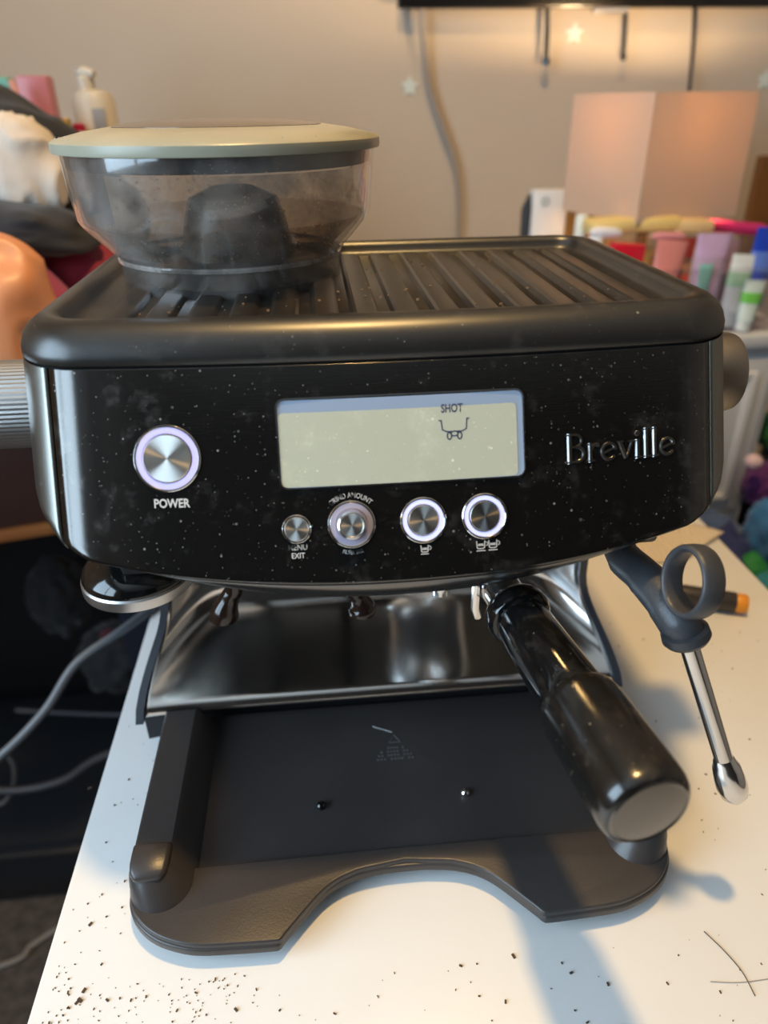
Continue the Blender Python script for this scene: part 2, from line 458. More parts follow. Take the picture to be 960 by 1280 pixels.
# under-lip: crescent below the panel
b = B()
xs = [-0.142 + 0.284 * i / 48 for i in range(49)]
def lip(x, v):
    dep = 0.0125 * (1 - (x / 0.1425) ** 2) + 0.0002
    z = zbot(x) + 0.002 - dep * v - 0.001
    y = ysurf(x, zbot(x)) + 0.0016 + 0.009 * v * v * (1 - 0.3 * v)
    return Vector((XC + x, y, z))
R = [[b.verts.new(lip(x, v)) for x in xs] for v in (0, .2, .4, .6, .8, 1.0)]
R.append([b.verts.new(lip(x, 1.0) + Vector((0, 0.03, 0.0))) for x in xs])
for a_, c_ in zip(R, R[1:]):
    for q in range(48): b.faces.new((a_[q], c_[q], c_[q + 1], a_[q + 1]))
obj('under_lip', b, M_lip, mach, solid=0.001, smooth=60)
b = box(B(), (XC, 0.40, 0.2085), (0.27, 0.20, 0.012), 0.003); obj('head_underside', b, M_black, mach)

# ---- things on the panel
def pframe(px_, z):
    """frame on the leaning panel: X right, Y up the panel, Z out towards the viewer"""
    y = ysurf(px_, z)
    tx = Vector((1, 0.7 * px_, 0)).normalized(); ty = Vector((0, 0.45, 1)).normalized()
    n = tx.cross(ty).normalized(); ty = n.cross(tx)
    if n.y > 0: n = -n
    Mx = Matrix((tx, ty, n)).transposed().to_4x4()
    return Matrix.Translation((XC + px_, y, z)) @ Mx
def onpanel(a, h, off=0.0003):
    """a: x from centre; h: distance up the slant from z=0.25"""
    z = 0.25 + h / math.sqrt(1 + 0.45 ** 2)
    n = Vector((0.7 * a, -1, 0.45)).normalized()
    return Vector((XC + a, ysurf(a, z), z)) + n * off
def slant(z): return (z - 0.25) * math.sqrt(1 + 0.45 ** 2)

def disc(bm, r, h0, h1, seg=48, bev=0.0004, ri=0):
    if ri: pr = [(ri, h0), (ri, h1 - bev), (ri + bev, h1), (r - bev, h1), (r, h1 - bev), (r, h0), (ri, h0)]
    else: pr = [(r, h0), (r, h1 - bev), (r - bev, h1)]
    lathe(bm, pr, (0, 0, 0), seg=seg, cap=not ri)
    return bm
def button(name, a, z, r_ring, r_disc, mring, label, mdisc=None, knob=False):
    F = pframe(a, z)
    o = obj(name, disc(B(), (r_ring or r_disc) + 0.0007, -0.002, 0.0009, ri=(r_ring or r_disc) - 0.0006), M_chrome, mach, frame=F, label=label)
    if r_ring: obj('glow_ring', disc(B(), r_ring, -0.002, 0.0006, ri=r_disc), mring, o)
    if knob:
        b = B(); lathe(b, [(r_disc, 0), (r_disc, .0015), (r_disc * .93, .0045), (r_disc * .90, .0055), (r_disc * .80, .0058), (r_disc * .78, .0052)], (0, 0, 0), seg=48)
        obj('knob_body', b, M_chrome, o)
        obj('knob_face', disc(B(), r_disc * .77, 0.004, 0.0056), M_spun, o)
    else:
        obj('button_face', disc(B(), r_disc - 0.0003, -0.002, 0.0012), mdisc or M_spun, o)
    return o
button('power_button', -0.104, 0.2625, 0.0145, 0.0112, M_ring, 'large round power button with lit lavender ring')
button('menu_button', -0.0478, 0.2315, 0, 0.0060, None, 'small round menu button without a ring')
button('grind_dial', -0.0225, 0.2325, 0.0103, 0.0072, M_ring0, 'raised grind dial with a dull grey ring', knob=True)
button('one_cup_button', 0.0108, 0.2325, 0.0101, 0.0075, M_ring2, 'round one cup button with lit white ring', M_spun)
button('two_cup_button', 0.0398, 0.2325, 0.0101, 0.0075, M_ring2, 'round two cup button with lit white ring', M_spun2)

def panel_outline(a0, a1, h0, h1, r, n=6):
    o_ = []
    for cxx, cyy, a in ((a1 - r, h1 - r, 0), (a0 + r, h1 - r, PI / 2), (a0 + r, h0 + r, PI), (a1 - r, h0 + r, 1.5 * PI)):
        for k in range(n + 1): t_ = a + PI / 2 * k / n; o_.append((cxx + r * math.cos(t_), cyy + r * math.sin(t_)))
    return o_
def panel_slab(outline, o0, o1, ring=None):
    b = B()
    if ring is None:
        xs_ = sorted({round(x, 7) for x, h in outline}); lo_, hi_ = min(h for x, h in outline), max(h for x, h in outline); mid = (lo_ + hi_) / 2
        xa, xb = xs_[0], xs_[-1]; xs_ = sorted(set(xs_) | {xa + (xb - xa) * k / 16 for k in range(1, 16)})
        def span(x):
            a_ = min((h for q, h in outline if abs(q - x) < 1e-6 and h < mid), default=lo_); c_ = max((h for q, h in outline if abs(q - x) < 1e-6 and h > mid), default=hi_)
            return a_, c_
        top = [[b.verts.new(onpanel(x, span(x)[k], o1)) for x in xs_] for k in (0, 1)]; bot = [[b.verts.new(onpanel(x, span(x)[k], o0)) for x in xs_] for k in (0, 1)]
        for i in range(len(xs_) - 1):
            b.faces.new((top[0][i], top[0][i + 1], top[1][i + 1], top[1][i])); b.faces.new((bot[0][i], bot[1][i], bot[1][i + 1], bot[0][i + 1]))
            b.faces.new((bot[0][i], bot[0][i + 1], top[0][i + 1], top[0][i])); b.faces.new((top[1][i], top[1][i + 1], bot[1][i + 1], bot[1][i]))
        b.faces.new((bot[0][0], top[0][0], top[1][0], bot[1][0])); b.faces.new((bot[0][-1], bot[1][-1], top[1][-1], top[0][-1]))
        return b
    if True:
        ringloft(b, [[onpanel(x, h, o0) for x, h in outline], [onpanel(x, h, o1) for x, h in outline], [onpanel(x, h, o1) for x, h in ring], [onpanel(x, h, o0) for x, h in ring]], True, False, False)
    return b
a0, a1, h0, h1 = -0.0535, 0.0595, slant(0.2487), slant(0.2850)
lcd = obj('display', panel_slab(panel_outline(a0 - .0007, a1 + .0007, h0 - .0007, h1 + .0007, .0042), -0.001, 0.0012, panel_outline(a0, a1, h0, h1, .0036)), M_chrome, mach, label='wide backlit display with a thin metal edge')
M_lcdf = mat('lcd_surround', (0.22, 0.28, 0.38), 0.25); PB(M_lcdf).inputs['Emission Color'].default_value = (0.30, 0.38, 0.50, 1); PB(M_lcdf).inputs['Emission Strength'].default_value = 0.22  # grey-blue frame; blue reflection is put into its colour and a faint glow
M_lcd = dusty('lcd_backlit', (0.30, 0.31, 0.25), 0.22, 0.0, dust=(0.8, 0.8, 0.6), amount=0.6)
PB(M_lcd).inputs['Emission Color'].default_value = (0.56, 0.58, 0.43, 1); PB(M_lcd).inputs['Emission Strength'].default_value = 0.33
obj('lcd_surround', panel_slab(panel_outline(a0 + .0001, a1 - .0001, h0 + .0001, h1 - .0001, .0035), -0.0015, 0.0003), M_lcdf, lcd)
obj('lcd_field', panel_slab(panel_outline(a0 + .0004, a1 - .0030, h0 + .0004, h1 - .0058, .0022), 0.0003, 0.0006), M_lcd, lcd)

# flat lettering mapped onto the panel
def text_verts(s, size, align='CENTER', extr=0.0, offset=0.0, space=1.0):
    c = bpy.data.curves.new('txt', 'FONT'); c.body = s; c.size = size; c.align_x = align; c.align_y = 'CENTER'
    c.space_character = space; c.offset = offset; c.extrude = extr; c.resolution_u = 3
    o = bpy.data.objects.new('txt', c); COL.objects.link(o)
    dg = bpy.context.evaluated_depsgraph_get(); me = bpy.data.meshes.new_from_object(o.evaluated_get(dg))
    bpy.data.objects.remove(o); bpy.data.curves.remove(c)
    b = B(); b.from_mesh(me); bpy.data.meshes.remove(me); return b
def panel_text(name, s, a, z, size, m, parent, sx=1.0, off=0.0005, arc=None, bold=0.0, label=None, rot=0):
    b = text_verts(s, size, offset=bold)
    h = slant(z)
    for v in b.verts:
        x, y = v.co.x * sx, v.co.y
        if arc:
            R_, sgn = arc; th = x / R_
            x, y = (R_ + sgn * y) * math.sin(th), sgn * (R_ + sgn * y) * math.cos(th)
        if rot: x, y = x * math.cos(rot) - y * math.sin(rot), x * math.sin(rot) + y * math.cos(rot)
        v.co = onpanel(a + x, h + y, off)
    return obj(name, b, m, parent, label=label)
M_worn = mat('worn_print', (0.6, 0.58, 0.55), 0.45)
# worn print: patches where the ink has rubbed off
fr = ramp(M_worn, noise_tex(M_worn, 150, 2), [(0.42, (0.03, 0.03, 0.03)), (0.5, (0.62, 0.6, 0.57))]); L(M_worn, fr, PB(M_worn).inputs['Base Color'])
panel_text('power_lettering', 'POWER', -0.1035, 0.2438, 0.0056, M_print, mach, sx=0.83, bold=0.00012)
panel_text('menu_lettering', 'MENU', -0.0478, 0.2237, 0.0036, M_worn, mach, sx=0.9, bold=0.00004)
panel_text('exit_lettering', 'EXIT', -0.0478, 0.2202, 0.0036, M_print, mach, sx=0.85, bold=0.00004)
panel_text('dial_lettering', 'GRIND AMOUNT', -0.0225, 0.2325, 0.0034, M_worn, mach, sx=0.80, arc=(0.0134, 1))
panel_text('dial_lower_lettering', 'FILTER SIZE', -0.0225, 0.2325, 0.0024, M_worn, mach, sx=0.80, arc=(0.0132, -1))
panel_text('shot_lettering', 'SHOT', 0.0262, 0.2787, 0.0054, M_lcdink, lcd, sx=0.72, off=0.0008, bold=0.0001)

def strokes(paths, a, z, width, off, hgt=0.0001):
    """flat ribbons on the panel; paths in metres about (a,z)"""
    b = B(); h = slant(z)
    for pth in paths:
        for (p, q) in zip(pth, pth[1:]):
            p_ = Vector(p); q_ = Vector(q); d = (q_ - p_).normalized(); n = Vector((-d.y, d.x)) * width / 2
            e = d * width * 0.4
            c4 = [p_ - e + n, p_ - e - n, q_ + e - n, q_ + e + n]
            vs = [b.verts.new(onpanel(a + v.x, h + v.y, off)) for v in c4]
            vt = [b.verts.new(onpanel(a + v.x, h + v.y, off + hgt)) for v in c4]
            b.faces.new(vt); b.faces.new(list(reversed(vs)))
            for i in range(4): b.faces.new((vs[i], vs[(i + 1) % 4], vt[(i + 1) % 4], vt[i]))
    return b
def circ(cx_, cy_, rx, ry, n=12, a0_=0, a1_=2 * PI): return [(cx_ + rx * math.cos(a0_ + (a1_ - a0_) * i / n), cy_ + ry * math.sin(a0_ + (a1_ - a0_) * i / n)) for i in range(n + 1)]
u = 0.001
icon = [[(-7 * u, 3 * u), (-6 * u, 3 * u), (-5.6 * u, -1.2 * u), (-3.6 * u, -2.2 * u), (3.6 * u, -2.2 * u), (5.6 * u, -1.2 * u), (6 * u, 3.4 * u), (7 * u, 3.4 * u)],
        circ(-2.4 * u, -4.2 * u, 1.0 * u, 1.6 * u), circ(2.4 * u, -4.2 * u, 1.0 * u, 1.6 * u), circ(0, -3.2 * u, 1.7 * u, 1.1 * u)]
obj('portafilter_icon', strokes(icon, 0.0270, 0.2712, 0.00055, 0.0007), M_lcdink, lcd)
def cup(x0, s=1.0):
    w_, t_ = 1.7 * u * s, 1.5 * u * s
    return [[(x0 - w_, t_), (x0 - w_ * .9, -t_ * .8), (x0 - w_ * .5, -t_), (x0 + w_ * .5, -t_), (x0 + w_ * .9, -t_ * .8), (x0 + w_, t_)], circ(x0 + w_ * 1.35, 0.35 * u, .65 * u, .8 * u, 8, -PI / 2, PI / 2),
            [(x0 - w_ * .6, .3 * u), (x0 + w_ * .6, .3 * u)], [(x0 - w_ * .6, -.3 * u), (x0 + w_ * .6, -.3 * u)], [(x0 - w_, -t_ * 1.6), (x0 + w_, -t_ * 1.6)]]
obj('one_cup_icon', strokes(cup(0), 0.0108, 0.2203, 0.0004, 0.0004), M_print, mach)
obj('two_cup_icon', strokes(cup(-2.9 * u, 1.15) + cup(2.9 * u, 1.15), 0.0403, 0.2203, 0.0004, 0.0004), M_print, mach)

# raised logo, glyph by glyph (stems, bowls and serifs)
def glyph(kind):
    W = 0.00165; n = 0.0009; X = 0.0072; H = 0.0112     # stem, thin, x-height, cap height
    q = []  # list of (path, width)
    if kind == 'B':
        q = [([(1.4, 0), (1.4, 11.2)], 1.9), ([(0.0, .35), (4.2, .35)], .8), ([(0.0, 10.85), (3.8, 10.85)], .8)]
        q += [([(x + 3.8, y + 8.5) for x, y in circ(0, 0, 2.2, 2.3, 10, -PI / 2, PI / 2)], 1.0), ([(x + 4.0, y + 3.3) for x, y in circ(0, 0, 2.8, 2.9, 10, -PI / 2, PI / 2)], 1.3), ([(2, 6.1), (4.2, 6.1)], .8)]
        return q, 7.9
    if kind == 'r':
        q = [([(1.4, 0), (1.4, 7)], 1.8), ([(0, .35), (3, .35)], .7), ([(.1, 6.7), (1.4, 6.7)], .7), ([(2, 5.0), (2.8, 6.3), (4.0, 6.6), (4.6, 5.9)], 1.2)]
        return q, 5.5
    if kind == 'e':
        q = [([(x + 3.2, y + 3.5) for x, y in circ(0, 0, 2.7, 3.1, 18, 0.25, 2 * PI - 0.7)], 1.3), ([(1.2, 2.9), (5.6, 4.9)], .9)]
        return q, 6.6
    if kind == 'v':
        return [([(.9, 6.6), (3.2, .6)], 1.7), ([(5.6, 6.6), (3.4, .6)], 1.0), ([(0, 6.8), (2, 6.8)], .7), ([(4.4, 6.8), (6.4, 6.8)], .7)], 6.4
    if kind == 'i':
        return [([(1.4, 0), (1.4, 7)], 1.8), ([(0, .35), (2.9, .35)], .7), ([(.2, 6.7), (1.4, 6.7)], .7), (circ(1.4, 9.6, .55, .55, 8), 1.2)], 3.4
    if kind == 'l':
        return [([(1.4, 0), (1.4, 11.2)], 1.8), ([(0, .35), (2.9, .35)], .7), ([(.2, 10.9), (1.4, 10.9)], .7)], 3.4
b = B(); x = 0.0
LG = []
for ch in 'Breville':
    q, adv = glyph(ch); LG.append((q, x)); x += adv
total = x; sc_ = 0.0555 / total
for q, x0 in LG:
    for pth, wd in q:
        pts_ = [((px_ + x0) * sc_, py_ * 0.00122) for px_, py_ in pth]
        h = slant(0.2522); wd *= sc_
        for (p, r_) in zip(pts_, pts_[1:]):
            p_ = Vector(p); q_ = Vector(r_); d = (q_ - p_)
            if d.length < 1e-7: continue
            d.normalize(); n = Vector((-d.y, d.x)) * wd / 2; e = d * wd * 0.12
            lo = [p_ - e + n, p_ - e - n, q_ + e - n, q_ + e + n]
            n2 = n * 0.55
            hi = [p_ - e + n2, p_ - e - n2, q_ + e - n2, q_ + e + n2]
            A0 = 0.0802
            vs = [b.verts.new(onpanel(A0 + v.x, h + v.y, 0.0)) for v in lo]
            vt = [b.verts.new(onpanel(A0 + v.x, h + v.y, 0.00075)) for v in hi]
            b.faces.new(vt)
            for i in range(4): b.faces.new((vs[i], vs[(i + 1) % 4], vt[(i + 1) % 4], vt[i]))
obj('brand_lettering', b, [M_logo], mach, smooth=20, label='raised dark metal brand lettering')

# ---- side knobs
b = B(); yk, zk = 0.372, 0.267
seg = 120
rings = []
for (r, h) in ((.0235, 0), (.0235, .002), (.0225, .003), (.0225, .036), (.0215, .0385), (.019, .0395), (.0185, .038), (0.0001, .038)):
    rings.append([Vector((XC - HW + 0.0035 - h, yk + (r + (0.00035 if (i % 2 and .002 < h < .037) else 0)) * math.cos(2 * PI * i / seg), zk + (r + (0.00035 if (i % 2 and .002 < h < .037) else 0)) * math.sin(2 * PI * i / seg))) for i in range(seg)])
ringloft(b, rings); obj('grind_size_knob', b, M_brush, mach, smooth=25, label='ribbed steel grind size knob on the left side')
M_taupe = steel('warm_brushed_metal', (0.36, 0.31, 0.26), 0.35)
b = B(); lathe(b, [(.0215, 0), (.0220, .003), (.0220, .020), (.0212, .0230), (.0195, .0235)], (XC + HW - 0.001, 0.374, 0.267), (1, 0, 0), 64)
obj('steam_knob', b, M_taupe, mach, label='plain steam knob on the right side')

# ---- column: steel splash, side trims, rear housing
def hw(z):      # half width of the steel
    return 0.1500 + 0.0205 * (1 - sst(0.03, 0.105, z)) ** 1.3 + 0.006 * sst(0.15, 0.22, z)
def ye(z):      # side edge of the steel
    return 0.4290 - 0.046 * (1 - min(1, max(0, (z - 0.03) / 0.062))) ** 1.8
def bow(z): return 0.024 * sst(0.02, 0.085, z) ** 0.8
def steel_pt(u_, v_):
    s = (u_ * 2 - 1); z = 0.030 + 0.180 * v_
    a = abs(s)
    x = math.copysign(a ** 0.8, s) * hw(z)
    prof_ = (1 - max(0, (a - 0.62) / 0.38) ** 2.2)
    return Vector((XC + x, ye(z) + bow(z) * prof_, z))
b = B(); grid(b, steel_pt, 72, 36); obj('steel_splashback', b, M_steel, mach, solid=0.0012, smooth=80, label='polished steel splashback with smudges')
for s in (-1, 1):
    b = B(); rings = []
    for k in range(25):
        z = 0.027 + 0.185 * k / 24
        x = XC + s * hw(z); y = ye(z)
        rings.append([Vector((x - s * .001, y - .0035, z)), Vector((x + s * .0045, y - .0035, z)), Vector((x + s * .0045, y + .006, z)), Vector((x - s * .001, y + .006, z))])
    ringloft(b, rings); obj('edge_trim', b, M_dusk, mach)
b = B(); rings = []
for k in range(25):
    z = 0.0 + 0.212 * k / 24
    zz = max(z, .03); x = hw(zz) + .002; y = ye(zz) + 0.005
    if k < 4: y += 0.004
    rings.append([Vector((XC - x, y, z)), Vector((XC - x, 0.545, z)), Vector((XC + x, 0.545, z)), Vector((XC + x, y, z)), Vector((XC + x * .8, y + bow(zz) + .004, z)), Vector((XC - x * .8, y + bow(zz) + .004, z))])
ringloft(b, rings); obj('rear_housing', b, M_black, mach, smooth=30)

# ---- base
half = [(0.157, 0.395), (0.1575, 0.30), (0.157, 0.265), (0.1545, 0.251), (0.148, 0.239), (0.138, 0.2295), (0.125, 0.2235), (0.113, 0.2208), (0.095, 0.2198), (0.0755, 0.2192), (0.0715, 0.2200), (0.0685, 0.2235), (0.062, 0.2315), (0.056, 0.2395), (0.050, 0.2470), (0.044, 0.2525), (0.036, 0.2570), (0.026, 0.2600), (0.012, 0.2618)]
half = [(x, y + 0.0045 * (1 - sst(.222, .26, y))) for x, y in half]
half = half[:2] + [(p.x, p.y) for p in smooth_path([(x, y, 0) for x, y in half[1:]], 4)][1:]
out = [(x, y) for x, y in reversed(half)]                     # centre front -> right rear
poly = [(XC + x, y) for x, y in [(0, 0.262)] + out] + [(XC - x, y) for x, y in half]
b = prism(B(), poly, 0.010, 0.0150, 0.0015)
obj('base_plate', b, M_base, mach, smooth=40)
fr_ = [(x, y) for x, y in half if y < 0.27]
def shrink(x, y): return (x - 0.0008 if x > .03 else x, y + 0.0009)
frs = [shrink(x, y) for x, y in fr_]
poly2 = [(XC + 0, 0.2642)] + [(XC + x, y) for x, y in reversed(frs)] + [(XC + .154, 0.2715), (XC + .10, 0.2722), (XC + 0, 0.2730), (XC - .10, 0.2722), (XC - .154, 0.2715)] + [(XC - x, y) for x, y in frs]
obj('front_apron', prism(B(), poly2, 0.0140, 0.0182, 0.0012), M_base, mach, smooth=40)
for s in (-1, 1):
    b = B(); cx_ = XC + s * 0.1375; yf = 0.2635
    rings = []
    for z, xo, xi, yf in ((.0145, .1568, .1195, .2450), (.0185, .1562, .1215, .2462), (.0200, .1558, .1228, .2475), (.0250, .1556, .1262, .2500), (.0300, .1550, .1305, .2550), (.0322, .1542, .1322, .2565), (.0330, .1530, .1335, .2580)):
        cxr, rr, yc_ = (xo + xi) / 2, (xo - xi) / 2, .2640
        pts_ = [(cxr + rr * math.cos(a), yc_ + (yc_ - yf) * math.sin(a)) for a in [PI + PI * k / 16 for k in range(17)]] + [(xo, .384), (xi, .384)]
        rings.append([Vector((XC + s * x, y, z)) for x, y in pts_])
    ringloft(b, rings); obj('side_rail', b, M_base, mach, smooth=24)
    b = B(); rings = []; cx_ = XC + s * 0.1432
    for (yy, zt, wx) in ((0.2560, 0.0330, .55), (0.2568, 0.0350, .70), (0.2600, 0.0362, .92), (0.2650, 0.0376, 1), (0.2700, 0.0382, 1), (0.2745, 0.0381, 1), (0.2762, 0.0370, 1), (0.2768, 0.0325, 1)):
        rings.append([Vector((cx_ + dx * .0108 * wx, yy, 0.0315 + (zt - 0.0315) * hz_)) for dx, hz_ in ((-1, 0), (-1, .55), (-.94, .85), (-.78, 1), (.78, 1), (.94, .85), (1, .55), (1, 0))])
    ringloft(b, rings); obj('rail_stop', b, M_base, mach, smooth=45)
    obj('screw', lathe(B(), [(.0028, 0), (.0028, .003), (.0018, .0042), (.0006, .0044)], (XC + s * .046 - .002, 0.308, 0.0145), seg=16), M_chrome if s > 0 else M_gloss, mach)
    for yy in (0.25, 0.36):
        obj('foot', lathe(B(), [(.008, 0), (.009, .002), (.009, .0105)], (cx_ - s * .01, yy + .012, 0.0), seg=20), M_black, mach)
# embossed recycling mark and unreadable lines of small print
M_emb = mat('embossed_grey', (0.12, 0.12, 0.12), 0.3)
b = B(); p0 = Vector((XC + 0.004, 0.349, 0.0151))
for r_, n_, wd in ((0, 7, .014), (1, 9, .020), (2, 11, .024), (3, 11, .026)):
    for k in range(n_):
        if (k * 7 + r_ * 3) % 5 == 0: continue
        box(b, (p0.x - wd / 2 + wd * k / n_, p0.y - r_ * .0032 + .002, 0.0152), (wd / n_ * .6, .0014, .0003))
for k in range(3):
    a = PI / 2 + 2 * PI * k / 3; a2 = a + 2 * PI / 3; c_ = Vector((p0.x, p0.y + 0.009, .0152))
    p, q = c_ + Vector((math.cos(a), math.sin(a), 0)) * .0045, c_ + Vector((math.cos(a2), math.sin(a2), 0)) * .0045
    tube(b, [p, q], .0003, 4)
obj('moulded_marks', b, M_emb, mach)
b = B()
for k in range(4): tube(b, [(XC - .010 + .003 * k, .372 - .0015 * k, .0152), (XC - .006 + .003 * k, .3695 - .0015 * k, .0152)], .0005, 5)
obj('scratch', b, M_emb, mach)

# ---- grinder cradle arms below the head
M_arm = mat('brown_black_gloss', (0.020, 0.010, 0.007), 0.15)
for pts_ in ([(292, 715), (293, 728), (288, 745), (282, 760), (280, 772)], [(438, 715), (441, 730), (448, 745), (453, 757), (453, 764)]):
    w_ = [at(px_, py_, 0.355) for px_, py_ in pts_]; w_[0].z = 0.205
    b = B(); P_ = smooth_path(w_, 5); n_ = len(P_)
    tube(b, P_ + [P_[-1] + Vector((0, 0, -.003))], [.0056 + .0030 * sst(.45, .85, i / n_) for i in range(n_)] + [.004], 14)
    obj('cradle_arm', b, M_arm, mach)

# ---- group head: steel collar under the head
gx, gy = 0.083, 0.378
b = lathe(B(), [(.036, 0), (.040, .006), (.040, .024)], (gx, gy, 0.182), seg=48); obj('group_head', b, M_chrome, mach)

# ---- steam wand
W0 = Vector((0.158, 0.335, 0.197)); W1 = at(778, 694, 0.318); W2 = at(832, 752, 0.278); W3 = at(852, 782, 0.266); W4 = at(858, 796, 0.264)
wand = obj('steam_wand', tube(B(), smooth_path([W0, W1, (W1 + W2) / 2 + Vector((0, 0, .001)), W2, W3, W4], 6), [.0088] * 7 + [.0096] * 6 + [.0100] * 6 + [.0105] * 6 + [.0092] * 6, 20), M_rub, mach, label='steam wand in a grey rubber sleeve with finger ring')
# finger ring standing on the sleeve: an oval band
rc = at(865, 727, 0.264); vdir = Vector((0.05, 0.35, 1)).normalized(); axis = Vector((-0.97, -0.16, 0.18)).normalized()
u_ = axis.cross(vdir).normalized(); v_ = u_.cross(axis).normalized()
b = B(); rings = []
for k in range(40):
    a = 2 * PI * k / 40
    c_ = rc + u_ * math.cos(a) * 0.0140 + v_ * math.sin(a) * 0.0160
    rad = (u_ * math.cos(a) + v_ * math.sin(a)).normalized()
    th = 0.0020; wd = 0.0062
    rings.append([c_ + rad * th * math.cos(q) + axis * wd * (abs(math.sin(q)) ** .6) * (1 if math.sin(q) >= 0 else -1) for q in [2 * PI * j / 12 for j in range(12)]])
R = [[b.verts.new(p) for p in r] for r in rings]
for i in range(40):
    for j in range(12): b.faces.new((R[i][j], R[i][(j + 1) % 12], R[(i + 1) % 40][(j + 1) % 12], R[(i + 1) % 40][j]))
obj('finger_ring', b, M_rub, wand, smooth=60)
Wt = atz(905, 950, 0.098); pd = (Wt - W4).normalized()
obj('steam_pipe', tube(B(), [W4 - pd * .004, W4 + pd * .02, W4 + pd * .05, Wt], [.0047, .0047, .0047, .0047], 24), M_chrome, wand)
b = B(); lathe(b, [(.0046, -.002), (.0056, .0), (.0058, .002), (.0070, .0045), (.0078, .012), (.0080, .018), (.0070, .0235), (.0045, .0268), (.001, .0278)], Wt, pd, 32)
obj('steam_tip', b, M_chrome, wand, smooth=50)
b = lathe(B(), [(.009, -.001), (.0115, .0), (.0118, .004), (.0105, .006)], W4 - pd * .004, pd, 28); obj('sleeve_collar', b, M_rub, wand)

# ---- power lead
M_cable = mat('grey_cable', (0.085, 0.095, 0.11), 0.42)

# ================================================================== HOPPER (lifts off the machine)
hx, hy, hz = -0.0490, 0.467, 0.3090
hop = thing('bean_hopper', 'smoky clear round bean hopper on the left of the cup tray', 'hopper', (hx, hy, hz))
zz = lambda v: v - hz
prof = [(.0650, 0), (.0650, .0140), (.0658, .0155), (.0660, .0170), (.0828, .0350), (.0846, .0385), (.0872, .0700), (.0872, .0712), (.0856, .0712), (.0830, .0392), (.0812, .0362), (.0642, .0180), (.0634, .0165), (.0630, .0)]
obj('hopper_shell', lathe(B(), prof, (hx, hy, hz), seg=96, cap=False), M_hop, hop, smooth=40)
M_hopdark = mat('hopper_dark_ring', (0.02, 0.018, 0.017), 0.25)
obj('collar_band', lathe(B(), [(.0654, .0140), (.0664, .0148), (.0664, .0163), (.0656, .0173), (.0646, .0155)], (hx, hy, hz), seg=96, cap=False), plastic_clear('collar_edge', (0.7, 0.68, 0.66), 0.3), hop)
obj('inner_cone', lathe(B(), [(.058, .004), (.050, .010), (.034, .014), (.030, .034), (.026, .046), (.012, .052), (.004, .053)], (hx + .004, hy, hz), seg=48), varied('oily_dark_plastic', (0.012, 0.010, 0.009), (0.05, 0.035, 0.022), 40, 0.25), hop, label='dark oily burr guard inside')
obj('inner_liner', lathe(B(), [(.0800, .0372), (.0590, .0180), (.0580, .004)], (hx, hy, hz), seg=64, cap=False), M_hopin, hop)
obj('seal_ring', lathe(B(), [(.0846, .0645), (.0852, .0713), (.0815, .0713), (.0812, .0660), (.0826, .0638)], (hx, hy, hz), seg=80, cap=False), M_hopdark, hop, label='dark rubber seal under the lid')
M_lid = varied('yellowed_lid_plastic', (0.36, 0.34, 0.25), (0.42, 0.39, 0.29), 30, 0.3, Specular_IOR_Level=0.4)
lid = obj('hopper_lid', lathe(B(), [(.0880, .0712), (.0902, .0716), (.0906, .0730), (.0904, .0765), (.0892, .0777), (.0740, .0812), (.0600, .0832), (.0585, .0828), (.0580, .0815), (.0580, .0712)], (hx, hy, hz), seg=96), M_lid, hop, smooth=40, label='yellowed beige lid with brown stains')
M_smoke = mat('smoked_window', (0.13, 0.10, 0.075), 0.14); 
obj('lid_window', lathe(B(), [(.0583, .0800), (.0575, .0834), (.0500, .0850), (.0300, .0866), (.0100, .0871), (.0005, .0871)], (hx, hy, hz), seg=64), M_smoke, lid)
M_res = plastic_clear('oily_residue', (1, 1, 1), 0.5, (0.26, 0.15, 0.06), 0.2)
for n_ in M_res.node_tree.nodes:
    if n_.type == 'VALTORGB': n_.color_ramp.elements[0].position = .44; n_.color_ramp.elements[0].color = (0, 0, 0, 1); n_.color_ramp.elements[1].position = .66; n_.color_ramp.elements[1].color = (.75, .75, .75, 1)
def res(u_, v_):
    a = math.radians(-128 + 100 * u_); zl = .020 + .043 * v_
    r = (.0826 + .0026 * (zl - .039) / .032) if zl > .039 else .0638 + (.0808 - .0638) * (zl - .0180) / .0182
    return Vector((hx + (r - .0008) * math.cos(a), hy + (r - .0008) * math.sin(a), hz + zl))
b = B(); grid(b, res, 32, 12); obj('residue_film', b, M_res, hop, smooth=180, label='brown coffee oil film on the inside wall')
# coffee fines stuck to the wall of the hopper
b = B(); random.seed(3)
for k in range(420):
    a = random.gauss(-1.35, 0.55); t_ = random.random()
    zl = 0.044 + 0.026 * t_ if random.random() < .55 else 0.020 + .024 * t_
    r = (.0830 + .0026 * (zl - .039) / .032) if zl > .039 else .0642 + (.0812 - .0642) * (zl - .0180) / .0182
    s = random.uniform(.0002, .0006)
    p = Vector((hx + (r - .0006) * math.cos(a), hy + (r - .0006) * math.sin(a), hz + zl))
    box(b, p, (s * random.uniform(1, 2), s, s), 0, Matrix.Rotation(random.random() * 3, 3, (random.random(), 1, random.random())))
obj('coffee_fines', b, varied('coffee_brown', (0.16, 0.07, 0.025), (0.35, 0.18, 0.07), 200, 0.6), hop, kind='stuff')
b = B()
for k in range(70):
    a = random.random() * 2 * PI; r = random.uniform(.06, .088)
    s = random.uniform(.0002, .0005); zl = .0779 + (.0892 - r) / .029 * .0054 + .0002
    box(b, (hx + r * math.cos(a), hy + r * math.sin(a), hz + zl), (s * 1.6, s, s))
obj('lid_dust', b, mat('pale_dust', (0.6, 0.55, 0.45), 0.8), hop, kind='stuff')

